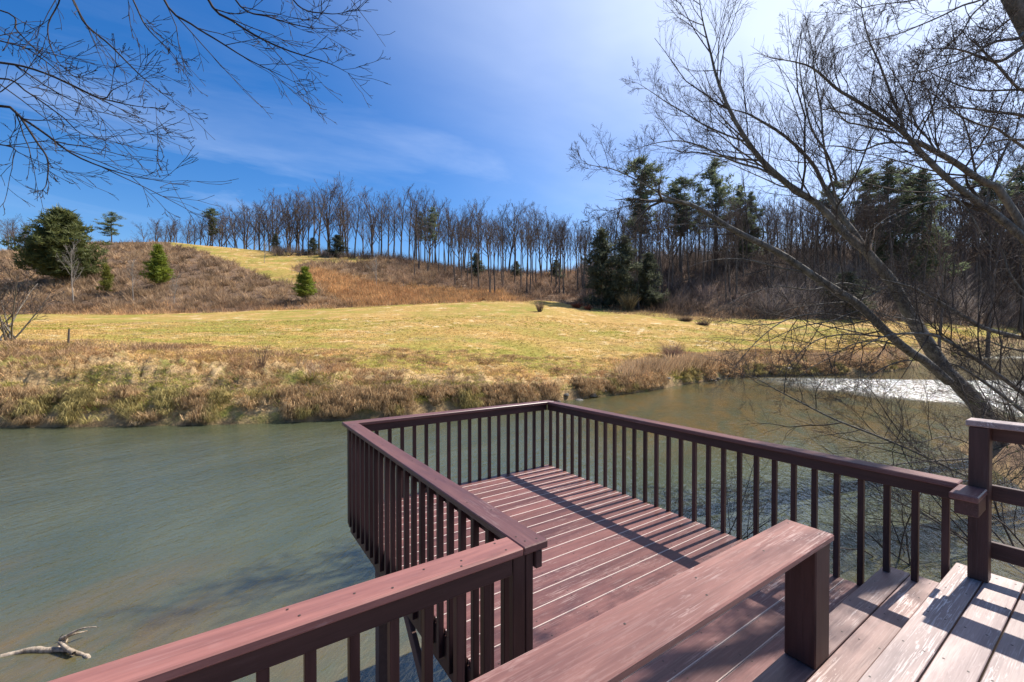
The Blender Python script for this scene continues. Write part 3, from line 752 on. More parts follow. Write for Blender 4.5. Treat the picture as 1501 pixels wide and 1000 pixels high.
traced_tree('arching_tree', 'low bare tree sending long arching boughs in from the frame edge above the riffle', b, [
    ('trunk', [(1640, 700), (1620, 620), (1580, 550), (1540, 512), (1501, 496)], 10.5, 10.5, [.2, .17, .14, .11, .09], 2, .1, {}),
    ('limb', [(1501, 496), (1445, 482), (1413, 464), (1371, 440), (1337, 422), (1309, 414), (1285, 408)], 10.5, 9.8, [.09, .085, .065, .045, .015], 28, .34, UPR),
    ('limb', [(1580, 640), (1540, 610), (1501, 578), (1461, 548), (1421, 520), (1377, 494), (1341, 489), (1300, 492), (1270, 505)], 10.4, 9.6, [.1, .085, .07, .05, .015], 26, .32, UPR),
    ('limb', [(1560, 650), (1493, 598), (1451, 566), (1421, 546), (1403, 536), (1385, 532)], 10.2, 9.7, [.08, .065, .05, .04, .012], 12, .36, {}),
    ('limb', [(1501, 515), (1470, 508), (1445, 500), (1410, 505), (1380, 520)], 10.6, 10.2, [.05, .03, .015, .006], 12, .45, DRO),
    ('limb', [(1540, 512), (1515, 450), (1501, 430), (1480, 400), (1470, 370), (1450, 345)], 10.6, 10.9, [.05, .04, .03, .01], 14, .4, UPR),
])
d3 = 5.6
b = at(1600, 560, d3)
TIGHT = dict(kids=[8, 7, 5, 0], slim=.006, len=[.4, .46, .5, .5], rmin=.0022)
traced_tree('overhanging_tree', 'near dark bare tree whose fine branches fill the upper corner against the bright sky', b, [
    ('trunk', [(1660, 700), (1620, 420), (1580, 200), (1540, 100), (1510, 40), (1480, -15), (1440, -90)], d3, d3, [.17, .16, .15, .14, .13, .11], 0, .1, {}),
    ('limb', [(1535, 50), (1501, 68), (1489, 76), (1465, 90), (1437, 84), (1415, 75), (1391, 71), (1370, 72)], d3, 5.3, [.036, .03, .02, .012, .006], 12, .36, TIGHT),
    ('limb', [(1540, 150), (1501, 132), (1491, 128), (1463, 97), (1439, 72), (1420, 55)], d3, 5.4, [.03, .02, .015, .005], 10, .4, TIGHT),
    ('limb', [(1530, 25), (1501, 48), (1491, 57), (1463, 60), (1441, 70), (1427, 80), (1391, 94), (1351, 106), (1320, 112)], d3, 5.2, [.025, .02, .012, .005], 14, .3, TIGHT),
    ('limb', [(1505, 10), (1493, 20), (1475, 32), (1447, 56), (1421, 70), (1401, 80), (1371, 81), (1345, 78)], d3, 5.9, [.018, .014, .01, .004], 12, .34, TIGHT),
    ('limb', [(1475, -25), (1449, 0), (1425, 22), (1411, 46), (1391, 66), (1370, 85), (1350, 120)], d3, 5.3, [.015, .012, .009, .004], 12, .34, TIGHT),
    ('limb', [(1470, -20), (1437, 0), (1411, 8), (1383, 22), (1351, 36), (1310, 52), (1265, 62), (1230, 75)], d3, 5.0, [.016, .013, .009, .003], 16, .26, TIGHT),
    ('limb', [(1560, 190), (1501, 170), (1457, 164), (1411, 158), (1375, 160), (1340, 170)], d3, 5.2, [.026, .02, .012, .004], 16, .36, TIGHT),
    ('limb', [(1520, 230), (1475, 198), (1459, 188), (1439, 184), (1407, 170), (1391, 160), (1370, 140)], d3, 5.6, [.02, .016, .012, .004], 14, .36, TIGHT),
    ('limb', [(1550, 140), (1501, 132), (1441, 133), (1411, 127), (1371, 110), (1350, 95)], d3, 5.9, [.02, .014, .01, .004], 14, .36, TIGHT),
    ('limb', [(1580, 230), (1540, 205), (1501, 205), (1470, 205), (1430, 215), (1395, 222), (1360, 228)], d3, 5.5, [.026, .018, .01, .004], 16, .36, TIGHT),
    ('limb', [(1480, -30), (1430, -20), (1380, -8), (1330, 2), (1280, 8), (1235, 20)], d3, 5.2, [.015, .012, .008, .003], 14, .26, TIGHT),
])
# bough hanging in from the other side
b = at(-420, 760, 6.6)
LONG = dict(n=[9, 8, 6, 4], slim=.0055, len=[.4, .42, .42, .4], ang=[22, 26, 30, 34], lift=[-.03, -.02, 0, 0], up=[0, .01, .02, .03], rmin=.0034, wob=[.04, .07, .11, .14], kids=[6, 4, 2, 0])
S = [('trunk', [(-420, 800), (-415, 500), (-400, 260), (-380, 60), (-360, -120)], 6.6, 6.6, [.24, .22, .2, .18, .15], 0, .1, {}),
     ('limb', [(-395, 200), (-250, 20), (-60, -110), (160, -150), (340, -130), (470, -70)], 6.6, 6.2, [.12, .10, .08, .05, .025, .01], 3, .15, LONG)]
for path, r in (([(-400, 250), (-120, 170), (0, 155), (30, 172), (65, 195), (105, 225), (150, 245), (200, 260), (250, 266)], .016),
                ([(30, 172), (55, 210), (70, 235), (68, 270), (60, 280)], .011), ([(-120, 130), (0, 115), (40, 135), (90, 170), (130, 200), (215, 195)], .010),
                ([(-300, 60), (-100, 85), (0, 92), (50, 102), (100, 122), (150, 145), (165, 132), (200, 117)], .014), ([(150, 145), (195, 155), (240, 160)], .007),
                ([(40, -130), (107, 0), (125, 35), (160, 65), (200, 105), (235, 135), (265, 155)], .012), ([(130, -140), (195, 0), (215, 40), (250, 75), (262, 92)], .009),
                ([(180, -145), (240, 0), (280, 35), (320, 60), (360, 85), (400, 105), (435, 122)], .012), ([(240, -140), (305, 0), (340, 30), (380, 55), (425, 75), (480, 92), (510, 107)], .014),
                ([(285, -135), (345, 0), (395, 25), (450, 40), (490, 42)], .010), ([(390, -110), (430, 0), (480, 20), (520, 15)], .009),
                ([(-200, -20), (0, 15), (25, 45), (55, 75), (85, 95)], .009), ([(-350, 150), (-150, 195), (0, 212), (30, 225), (90, 252)], .010),
                ([(-250, 10), (0, 60), (60, 85), (110, 130), (150, 175)], .008), ([(60, -145), (90, -20), (70, 40), (85, 90), (120, 120)], .008)):
    S.append(('limb', path, 6.5, 6.1, [r * 1.8, r * 1.5, r * 1.2, r * .7, .003], 8, .32, LONG))
S.append(('limb', [(228, 150), (230, 185), (231, 215), (229, 248)], 6.2, 6.2, [.003, .003, .0025, .0022], 5, .3, LONG))
traced_tree('overhanging_tree', 'bare tree hanging long fine drooping boughs over the river in the open blue sky', b, S, mat='bark_dark')

# ------------------------------------------------------------------ bare trees of the far woods
FAR = dict(n=[9, 7, 5, 4], wob=[.03, .09, .14, .18], up=[0.03, .10, .10, .06], tip=0.22, rmin=0.022, kids=[18, 8, 5, 0], t0=[.42, .2, .2, 0],
           ang=[38, 36, 38, 40], lift=[.25, .2, .15, 0], len=[.36, .46, .5, .5], slim=0.012)
def bare_proto(name, label, H, r, **kw):
    c = dict(FAR); c.update(kw)
    t = thing(name, label, 'tree')
    paths = [[], [], [], []]
    lean = unit(np.array([RS.randn() * .035, RS.randn() * .035, 1.0]))
    grow(paths, np.array([0, 0, -.4]), lean, H * .88, r, 0, c)
    for p, rr in paths[0]: rr[0] *= 1.35
    mb = MB(); tubes(mb, paths[0], 7); mb.build('trunk', M['bark_far'], t, smooth=True)
    mb = MB(); tubes(mb, paths[1], 4); tubes(mb, paths[2], 3); tubes(mb, paths[3], 3)
    mb.build('crown', M['twig_far'], t, smooth=True)
    return t
PROTO = []   # (thing, nominal height)
TXT_R = 'slender bare tree in the skyline row along the grassy ridge'
for k in range(5):
    PROTO.append((bare_proto('bare_tree', TXT_R, 24, .30, t0=[.22 + .06 * (k % 3), .2, .2, 0], len=[.50 + .05 * (k % 2), .46, .5, .5], kids=[15, 7, 5, 0], ang=[34 + 5 * (k % 3), 36, 40, 42], up=[.03, .06, .07, .05], rmin=.018), 24.0))
TALL = []
for k in range(4):
    TALL.append((bare_proto('bare_tree', 'tall thin bare tree among the crowded trunks of the dark wooded slope', 26, .26, t0=[.52, .2, .2, 0], len=[.33 + .05 * (k % 2), .46, .5, .5], kids=[14, 6, 5, 0], ang=[38, 38, 42, 42], rmin=.018), 26.0))
BUSHY = []
for k in range(3):
    BUSHY.append((bare_proto('bare_tree', '', 20, .24, t0=[.16, .15, .2, 0], len=[.48, .5, .5, .5], kids=[22, 8, 5, 0], ang=[44, 40, 42, 42], rmin=.02), 20.0))
used = set()
def plant(protos, u, d, vtop=None, h=None, label=None, group=None, wide=1.0):
    x, y, z = place(u, d)
    if h is None:
        ub, vbase = pv(x, y, z); h = max(4.0, (vbase - vtop) * d / F)
    i = RS.randint(len(protos)); p, H = protos[i]; s = h / H; sc3 = (s * wide, s * wide, s)
    rz = RS.rand() * 6.28
    if id(p) not in used:
        used.add(id(p)); p.location = (x, y, z - .1); p.rotation_euler = (0, 0, rz); p.scale = sc3
        if label: p['label'] = label
        if group: p['group'] = group
        return p
    r = dup(p, (x, y, z - .1), rz, sc3, label, group)
    if group is None and 'group' in r: del r['group']
    return r
G_R, G_W, G_L = 'bare trees along the ridge skyline', 'bare trees of the wooded slope', 'bare trees behind the hilltop'
def ridge_top(u): return np.interp(u, [230, 300, 350, 420, 440, 520, 560, 640, 700, 760, 800, 840], [322, 312, 300, 284, 276, 272, 280, 288, 294, 300, 312, 320])
for k in range(54):
    u = 415 + (k + RS.rand() * 1.6) * (845 - 415) / 54
    plant(PROTO, u, RS.uniform(172, 200), ridge_top(u) + (RS.uniform(-9, 6) if RS.rand() < .6 else RS.uniform(8, 34)), label=TXT_R, group=G_R, wide=RS.uniform(.8, 1.25))
for k in range(46):
    u = RS.uniform(600, 860)
    plant(TALL, u, RS.uniform(113, 165), np.interp(u, [560, 700, 850], [300, 305, 318]) + RS.uniform(0, 22), label='slender bare tree on the brown slope between the orange grass and the dark hemlocks', group='bare trees on the slope beside the gap')
for k in range(28):
    u = 215 + (k + RS.rand()) * (430 - 215) / 28
    plant(PROTO, u, RS.uniform(192, 225), ridge_top(u) + RS.uniform(-2, 12), label='hazy bare tree in the thicket behind the grassy hilltop', group=G_L, wide=1.25)
for k in range(6):
    u = RS.uniform(-8, 48)
    plant(PROTO, u, RS.uniform(185, 225), RS.uniform(318, 336), label='hazy bare tree behind the big cedar at the hill end', group='bare trees behind the cedar', wide=1.3)
for k in range(116):
    u = 852 + (k + RS.rand()) * (1512 - 852) / 116
    k2 = RS.rand(); d = np.interp(u, [850, 1300, 1620], [106, 109, 190]) + k2 ** 1.3 * np.interp(u, [850, 1300, 1620], [46, 42, 50])
    top = np.interp(u, [850, 880, 930, 1000, 1150, 1250, 1350, 1500, 1620], [322, 296, 282, 282, 276, 270, 262, 262, 262]) + RS.uniform(-4, 26)
    plant(TALL, u, d, top, label='tall thin bare tree among the crowded trunks of the dark wooded slope', group=G_W)
for k in range(36):
    u = 858 + (k + RS.rand()) * (1512 - 858) / 36
    d = np.interp(u, [850, 1300, 1620], [118, 116, 200]) + RS.uniform(0, 34)
    plant(BUSHY, u, d, np.interp(u, [850, 900, 1000, 1600], [330, 305, 292, 275]) + RS.uniform(-4, 30), label='spreading bare tree with low branches filling the wooded slope', group='spreading bare trees of the wooded slope', wide=1.1)
plant(TALL, 1375, 60, 300, label='reddish bare trunk standing on the far bank behind the leaning tree')
plant(TALL, 1447, 82, 270, label='dark bare trunk at the water edge beyond the white riffle')

# ------------------------------------------------------------------ conifers
def needle_clumps(mb, P, size, k, flat=0.35, updir=None):
    """k thin needle sprays around each point."""
    B = len(P); N = B * k
    c = np.repeat(P, k, 0) + RS.randn(N, 3) * size[:, None].repeat(k, 0) * np.array([.35, .35, .2])
    a = RS.randn(N, 3); a[:, 2] = np.abs(a[:, 2]) * .6 + flat * RS.randn(N) * .4; a /= np.linalg.norm(a, axis=1, keepdims=True)
    b = np.cross(a, RS.randn(N, 3)); b /= np.linalg.norm(b, axis=1, keepdims=True)
    s = np.repeat(size, k)[:, None] * (.6 + .8 * RS.rand(N, 1))
    v = np.stack([c - b * s * .11, c + b * s * .11, c + a * s], 1)
    tone = np.repeat(RS.rand(B), k) * .6 + RS.rand(N) * .4
    mb.add(v.reshape(-1, 3), t=np.arange(N * 3).reshape(-1, 3), c=np.repeat(np.stack([tone] * 3, 1), 3, 0))

def conifer(name, label, H, r, prof, nb, mat, start=.15, droop=0.0, clump=.9, per=7, k=9, trunk='bark_far', jit=.25, up=.15):
    t = thing(name, label, 'tree')
    mb = MB(); zz = np.linspace(-.4, H, 9); pts = np.stack([np.cumsum(RS.randn(9) * .006 * H * .3), np.cumsum(RS.randn(9) * .006 * H * .3), zz], 1)
    tubes(mb, [(pts, r * np.linspace(1.1, .08, 9))], 7)
    P = []; S = []; br = []
    for i in range(nb):
        f = start + (1 - start) * (i + RS.rand()) / nb; z = f * H
        L = H * np.interp(f, *prof) * RS.uniform(1 - jit * 1.6, 1 + jit)
        az = RS.rand() * 6.28; c = np.array([np.interp(z, zz, pts[:, 0]), np.interp(z, zz, pts[:, 1]), z])
        dr = np.array([math.cos(az), math.sin(az), up + droop * (1 - f)])
        br.append((np.array([c, c + dr * L * .5, c + dr * L + [0, 0, .06 * L]]), np.array([.05, .03, .015]) * H / 24))
        m = max(2, int(per * (.4 + L / (H * max(prof[1])))))
        for j in range(m):
            q = c + dr * L * (0.3 + .75 * (j + RS.rand()) / m) + RS.randn(3) * .09 * L; P.append(q); S.append(clump * RS.uniform(.7, 1.25))
    tubes(mb, br, 3); mb.build('trunk', M[trunk], t, smooth=True)
    mb = MB(); needle_clumps(mb, np.array(P), np.array(S), k); mb.build('crown', M[mat], t)
    return t
def seat(t, u, d, vtop, H, label=None, wide=1.0, vbase=None):
    x, y, z = place(u, d)
    h = (pv(x, y, z)[1] - vtop) * d / F; s = h / H
    t.location = (x, y, z - .1); t.scale = (s * wide, s * wide, s); t.rotation_euler = (0, 0, RS.rand() * 6.28)
    if label: t['label'] = label
    return t
WP = ([0, .42, .55, .64, .72, .85, .95, 1], [.06, .07, .09, .06, .13, .14, .08, .02])
pineA = conifer('pine_tree', '', 30, .38, WP, 64, 'pine', .42, per=6, clump=1.05, k=14, jit=.35)
pineB = conifer('pine_tree', '', 30, .36, ([0, .4, .7, .9, 1], [.08, .13, .15, .10, .03]), 46, 'pine', .45, per=6, clump=1.0, k=14, jit=.45)
pineC = conifer('pine_tree', '', 26, .34, ([0, .2, .6, 1], [.2, .2, .13, .01]), 80, 'pine', .15, per=6, clump=1.0, k=14, up=.05, jit=.35)
G_P = 'pines rising out of the wooded slope'
seat(pineA, 940, 122, 234, 30, 'tallest pine at the head of the wooded slope, its round top standing clear')
seat(pineB, 1048, 124, 236, 30, 'open topped pine with tufted tiers standing against the bright sky', wide=1.0)
def more(p, u, d, vtop, H, label, wide=1.0, group=G_P):
    x, y, z = place(u, d); h = (pv(x, y, z)[1] - vtop) * d / F; s = h / H
    return dup(p, (x, y, z - .1), RS.rand() * 6.28, (s * wide, s * wide, s), label, group)
seat(pineC, 1083, 132, 272, 26, 'small pointed pine top right of the open topped pine', wide=.9)
for p, u, d, v, H, l, w in ((pineA, 996, 128, 263, 30, 'broad bushy pine between the tallest pine and the open topped pine', 1.15),
                           (pineB, 1024, 132, 272, 30, 'slim pine beside the open topped pine, half hidden by bare crowns', .8),
                           (pineA, 1220, 134, 268, 30, 'pine behind the fork of the leaning trunk', 1.0),
                           (pineA, 1268, 132, 250, 30, 'left pine of the dark pine clump behind the twin stems', 1.1),
                           (pineC, 1300, 128, 238, 26, 'highest pine of the dark pine clump behind the twin stems', .95),
                           (pineA, 1325, 134, 250, 30, 'right pine of the dark pine clump behind the twin stems', 1.1),
                           (pineC, 1352, 130, 250, 26, 'steep dark pine just right of the pine clump', .9),
                           (pineC, 1100, 136, 283, 26, 'low pine top peeping over bare crowns beside the small pointed pine', 1.0),
                           (pineA, 1440, 170, 262, 30, 'pine behind the twin stems toward the frame edge', 1.3),
                           (pineC, 1490, 190, 248, 26, 'pine at the frame edge under the overhanging twigs', 1.4)):
    more(p, u, d, v, H, l, w)
dense = conifer('hemlock_tree', '', 16, .25, ([0, .3, .7, .92, 1], [.26, .30, .24, .12, .04]), 110, 'laurel', .04, per=6, clump=.9, k=14, up=-.02, jit=.4)
seat(dense, 882, 106, 338, 16, 'tallest dark hemlock, standing at the outer corner of the shaded wood', wide=.72)
for u, d, v, l, w in ((915, 105, 348, 'dark bushy hemlock just left of the pale trunk in the shade', .8), (951, 104, 372, 'dark hemlock just right of the pale trunk in the shade', .85),
                      (1240, 104, 400, 'dark hemlock in shade behind the fork of the leaning tree', 1.6)):
    more(dense, u, d, v, 16, l, w, 'hemlocks in the shaded corner')
plant(TALL, 936, 103, 300, label='pale straight trunk standing out against the dark hemlocks')
# the ridge's few evergreens
for u, d, v, l, w in ((459, 176, 349, 'round dark evergreen at the foot of the ridge row, left one of the pair', 1.2), (495, 174, 345, 'round dark evergreen at the foot of the ridge row, right one of the pair', 1.35),
                      (405, 180, 343, 'dark narrow evergreen where the ridge row meets the thicket', .8)):
    more(dense, u, d, v, 16, l, w, 'evergreens on the ridge')
more(pineB, 634, 168, 305, 30, 'ragged pine half way along the ridge row', .8, 'evergreens on the ridge')
more(pineB, 617, 182, 312, 30, 'thin ragged pine among bare trunks on the ridge', .7, 'evergreens on the ridge')
more(pineB, 165, 205, 312, 30, 'lone pine behind the hill crest with open sky around it', 1.5, 'evergreens on the ridge')
more(pineA, 312, 196, 306, 30, 'pine in the thicket above the grassy hilltop', 1.1, 'evergreens on the ridge')
for k in range(3):
    u = 700 + k * 55 + RS.uniform(-6, 6)
    more(dense, u, 150 + 3 * k, np.interp(u, [690, 860], [372, 388]) + RS.uniform(-6, 6), 16, 'low dark evergreen bush under the ridge trunks beside the gap', RS.uniform(.8, 1.2), 'evergreen bushes under the ridge trunks')
# big cedar and young pines on the brushy hillside
cedar = conifer('cedar_tree', 'big rounded dark green cedar on the brushy hillside', 12, .4, ([0, .15, .45, .75, 1], [.34, .46, .45, .30, .10]), 190, 'cedar', .06, per=7, clump=.8, k=20, jit=.3, up=.18)
seat(cedar, 92, 118, 312, 12, wide=.84)
y1 = conifer('young_pine', 'young bright green pine standing alone on the brown brush slope', 8, .12, ([0, .2, .6, 1], [.20, .24, .16, .02]), 90, 'young_pine', .12, per=6, clump=.55, k=14, trunk='bark_far', up=.45)
seat(y1, 232, 112, 360, 8, wide=1.0)
y2 = dup(y1, (0, 0, 0), 1.0, (1, 1, 1), 'short plump green pine at the foot of the orange grass slope', None); seat(y2, 448, 105, 392, 8, wide=1.15)
y3 = conifer('young_pine', 'small yellow green conifer beside the cedar', 5, .08, ([0, .3, 1], [.22, .2, .04]), 50, 'yellow_bush', .05, per=5, clump=.4, k=14, up=.5)
seat(y3, 157, 108, 388, 5, wide=.9)
# pale bare saplings on the slope
for i, (u, d, v, l) in enumerate(((108, 101, 355, 'white barked bare sapling in front of the cedar'), (196, 103, 378, 'pale thin sapling between the yellow conifer and the young pine'),
                     (255, 99, 398, 'pale thin sapling at the slope foot just right of the young pine'), (552, 118, 370, 'grey bare sapling rising from brush on the orange grass slope'),
                     (388, 150, 352, 'thin grey sapling at the upper edge of the brush'))):
    t = plant(PROTO, u, d, v, label=l, group='pale saplings on the hillside', wide=.85)
    for ch in t.children:
        ch.data = ch.data.copy(); ch.data.materials.clear(); ch.data.materials.append(M['bark_pale'])
# bare bush on the near end of the far bank
b0 = np.array(place(8, 30)); t = thing('bare_bush', 'pale bare many stemmed bush on the far bank at the frame edge', 'bush', tuple(b0))
mb = MB(); paths = [[], [], [], []]
c = dict(NEAR); c.update(rmin=.012, n=[7, 6, 5, 4], kids=[6, 5, 4, 0], slim=.012, lift=[.3, .2, .1, 0])
for k in range(9):
    a = RS.rand() * 6.28; grow(paths, RS.randn(3) * [.3, .3, 0], unit(np.array([math.cos(a) * .7, math.sin(a) * .7, 1])), RS.uniform(3.5, 6), .06, 0, c)
tubes(mb, paths[0], 5); mb.build('stems', M['bark_near'], t, smooth=True)
mb = MB(); [tubes(mb, paths[i], 3) for i in (1, 2, 3)]; mb.build('twigs', M['twig_far'], t, smooth=True)

# ------------------------------------------------------------------ ground cover nobody could count
def scatter(n, u0, u1, f, seed=0):
    """n random ground points with bearing u in [u0,u1]; f(u) gives the (stage) range as pair; returns x,y,z,u,v,stage."""
    u = RS.uniform(u0, u1, n)
    fi = np.clip((u - KUF[0]) / 10.0, 0, len(KUF) - 1.001); i0 = fi.astype(int); w = fi - i0
    D = STD[:, i0] * (1 - w) + STD[:, i0 + 1] * w
    s0, s1 = f
    st = RS.uniform(s0, s1, n) if s1 - s0 < 1.01 else None
    if st is None:   # even over distance
        lo = D[int(s0)] + (D[min(int(s0) + 1, 11)] - D[int(s0)]) * (s0 % 1); hi = D[int(s1)] + (D[min(int(s1) + 1, 11)] - D[int(s1)]) * (s1 % 1)
        d = lo + (hi - lo) * RS.rand(n)
    else:
        k = st.astype(int); ar = np.arange(n); d = D[k, ar] + (D[k + 1, ar] - D[k, ar]) * (st - k)
    lat = (u - 750.5) * d / F
    z, sg, uu = ground(lat, d); x, y = xy(lat, d)
    U, Vv = pv(x, y, z)
    return x, y, z, U, Vv, d

def blades(mb, x, y, z, k, h, w, lean, cols, var=.25, spread=.1, flop=None, droop=0.0):
    """k single-triangle blades at each point, bent outward."""
    n = len(x); N = n * k
    P = np.repeat(np.stack([x, y, z], 1), k, 0); hh = np.repeat(np.broadcast_to(h, n), k) * RS.uniform(.55, 1.25, N)
    az = RS.rand(N) * 6.283; ln = lean * RS.uniform(.3, 1.3, N)
    out = np.stack([np.cos(az), np.sin(az), np.zeros(N)], 1)
    P = P + out * (RS.rand(N, 1) * spread)
    if flop is not None:
        out = unit(np.array(flop)) * .75 + out * .6
    dirv = out * ln[:, None] + np.array([0, 0, 1.0]); dirv /= np.linalg.norm(dirv, axis=1, keepdims=True)
    a2 = RS.rand(N) * 6.283; sd = np.stack([np.cos(a2), np.sin(a2), np.zeros(N)], 1)
    ww = np.repeat(np.broadcast_to(w, n), k)[:, None] * RS.uniform(.6, 1.3, (N, 1))
    tip = P + dirv * hh[:, None]; mid = P + (dirv * .55 + np.array([0, 0, .09])) * hh[:, None]
    tip[:, 2] -= droop * hh; mid[:, 2] += droop * .25 * hh
    v = np.stack([P - sd * ww * .5, P + sd * ww * .5, mid + sd * ww * .4, mid - sd * ww * .4, tip], 1)
    C = np.repeat(np.asarray(cols, float).reshape(-1, 3) if np.ndim(cols) > 1 else np.tile(cols, (n, 1)), k, 0)
    C = C * (1 + var * .6 * RS.randn(N, 1)).clip(.5, 1.7) * np.repeat((1 + var * 1.1 * RS.randn(n, 1)).clip(.4, 1.7), k, 0)
    i = np.arange(N)[:, None] * 5
    mb.add(v.reshape(-1, 3), q=i + np.array([0, 1, 2, 3]), t=i + np.array([3, 2, 4]), c=np.repeat(C, 5, 0))

def lerp(a, b, t): return np.asarray(a)[None] * (1 - t[:, None]) + np.asarray(b)[None] * t[:, None]
DOWN = (-FH[0], -FH[1], -.5)

# grass of the far bank: matted straw, green near the water, brown dead weeds
mb = MB()
x, y, z, U, V, d = scatter(11000, -120, 1330, (1.9, 4.3))
n1 = fbm(x * .45, y * .45, 21); n2 = fbm(x * 1.4, y * 1.4, 31, 3)
col = lerp((.66, .46, .22), (.42, .26, .13), np.clip((n1 - .42) * 5, 0, 1))
g = np.clip((n2 - .46) * 6, 0, 1) * np.clip((fbm(x * .2, y * .2, 41) - .36) * 5, 0, 1)
col = col * (1 - g[:, None] * .85) + np.array([.34, .31, .08]) * g[:, None] * .85
blades(mb, x, y, z - .03, 20, .20 + .4 * np.clip(n1 - .4, 0, .4) * 2, .017 * d / 22, 1.8, col, var=.34, spread=.25, droop=.25)
# tussocks hanging over the water line
x, y, z, U, V, d = scatter(5200, -150, 1330, (1.25, 2.3))
n4 = fbm(x * 1.1, y * 1.1, 91, 3); m = n4 + RS.randn(len(x)) * .05 > .43; x, y, z, d, n4 = x[m], y[m], z[m], d[m], n4[m]
col = lerp((.58, .40, .21), (.30, .19, .095), RS.rand(len(x))); gg = (fbm(x * .5, y * .5, 93) > .52)[:, None] * .5; col = col * (1 - gg) + np.array([.26, .26, .06]) * gg
blades(mb, x, y, np.maximum(z, ZW) + .05 + .25 * RS.rand(len(x)), 34, .30 + .25 * RS.rand(len(x)), .016 * d / 20, 1.6, col, spread=.12, var=.38, droop=.6)
x, y, z, U, V, d = scatter(9000, -150, 1060, (1.9, 3.0))
gg = fbm(x * .6, y * .6, 95) + RS.randn(len(x)) * .05; m = gg > .49; x, y, z, d = x[m], y[m], z[m], d[m]
blades(mb, x, y, z, 10, .15, .016 * d / 22, 1.3, lerp((.24, .26, .05), (.40, .37, .10), RS.rand(len(x))), spread=.3)
tag(mb.build('bank_grass', M['blades']), kind='stuff')

mb = MB()
def dead_weeds(n, u0, u1, f, h, cols, k=12, lean=.5, spread=.5, mask=None, wd=.02):
    x, y, z, U, V, d = scatter(n, u0, u1, f)
    m = np.ones(len(x), bool) if mask is None else mask(x, y, U, V)
    x, y, z, d = x[m], y[m], z[m], d[m]
    blades(mb, x, y, z - .05, k, h, wd * d / 22, lean, lerp(cols[0], cols[1], RS.rand(len(x))), spread=spread)
clump = lambda x, y, U, V: fbm(x * .35, y * .35, 51) > .5
dead_weeds(520, -120, 420, (3.0, 4.1), .6, ((.48, .31, .18), (.28, .18, .11)), 14, 1.1, mask=clump)
dead_weeds(420, 910, 1080, (2.4, 4.0), .95, ((.62, .44, .25), (.40, .27, .16)), 22, .6, .5)
dead_weeds(300, 1060, 1330, (2.1, 3.7), .6, ((.56, .39, .23), (.32, .21, .13)), 18, 1.0, .5)
dead_weeds(260, 420, 920, (2.0, 3.6), .6, ((.50, .36, .23), (.26, .18, .12)), 16, .9, .4, mask=clump)
dead_weeds(420, 1180, 1560, (2.2, 4.0), .9, ((.56, .41, .27), (.34, .23, .15)), 14, 1.0, .8, wd=.012)
tag(mb.build('dead_weeds', M['blades']), kind='stuff')

# meadow: short winter grass, straw and green
mb = MB()
x, y, z, U, V, d = scatter(26000, -80, 1420, (4.0, 5.35))
n1 = fbm(x * .16, y * .16, 61); n3 = fbm(x * .7, y * .7, 62, 3)
col = lerp((.62, .41, .15), (.38, .34, .065), np.clip((n1 - .46) * 7 + (n3 - .45) * 3, 0, 1))
pw = np.clip((fbm(x * .3, y * .5, 64, 3) - .5) * 8, 0, 1)[:, None] * .7; col = col * (1 - pw) + np.array([.68, .53, .32]) * pw
gz_ = (np.clip((U - 620) / 80, 0, 1) * np.clip((1080 - U) / 80, 0, 1) * np.clip((V - 505) / 18, 0, 1) * np.clip((n3 - .3) * 4, 0, 1))[:, None] * .8; col = col * (1 - gz_) + np.array([.30, .33, .05]) * gz_
blades(mb, x, y, z - .02, 6, .10 + .10 * n3, .02 * d / 25, 1.1, col, spread=.22, var=.3)
tag(mb.build('meadow_grass', M['blades']), kind='stuff')

# leafless brush and orange grass of the hillside
mb = MB()
def brush(n, u0, u1, f, h, cols, k, lean, spread, wd, mask=None, flare=0):
    x, y, z, U, V, d = scatter(n, u0, u1, f)
    m = np.ones(len(x), bool) if mask is None else mask(x, y, U, V)
    x, y, z, d = x[m], y[m], z[m], d[m]
    t = np.clip((fbm(x * .08, y * .08, 71) - .3) * 2.2 + RS.randn(len(x)) * .2, 0, 1)
    hh = h * (.6 + .8 * RS.rand(len(x)))
    blades(mb, x, y, z - .2, k, hh, wd * d / 120, lean, lerp(cols[0], cols[1], t), spread=spread, var=.3)
notg = lambda x, y, U, V: ~inpoly(U, V, GRASS_HILL) & ~inpoly(U, V, SEDGE)
brush(3400, -250, 640, (6.02, 7.9), 2.1, ((.43, .295, .175), (.20, .135, .09)), 34, 1.15, .35, .085, mask=notg)
brush(2000, -250, 640, (6.02, 7.9), 1.0, ((.52, .33, .17), (.30, .20, .12)), 20, 1.2, .8, .085, mask=notg)
brush(1100, 560, 860, (6.1, 7.9), 2.2, ((.38, .25, .16), (.18, .125, .09)), 34, 1.0, .4, .09, mask=notg)
brush(1500, -250, 780, (5.93, 6.15), 1.1, ((.56, .34, .17), (.30, .19, .12)), 14, .8, 1.0, .08)
tag(mb.build('hillside_brush', M['brush']), kind='stuff')
mb = MB()
insd = lambda x, y, U, V: inpoly(U + RS.randn(len(U)) * 8, V + RS.randn(len(V)) * 3, SEDGE)
x, y, z, U, V, d = scatter(16000, 420, 800, (6.0, 7.8)); m = insd(x, y, U, V); x, y, z, d = x[m], y[m], z[m], d[m]
blades(mb, x, y, z - .05, 9, 1.0 + .4 * RS.rand(len(x)), .07 * d / 110, .5, lerp((.68, .42, .19), (.46, .27, .13), np.clip(fbm(x * .15, y * .15, 81) * 2 - .5, 0, 1)), spread=.8)
tag(mb.build('orange_broomsedge', M['blades']), kind='stuff')
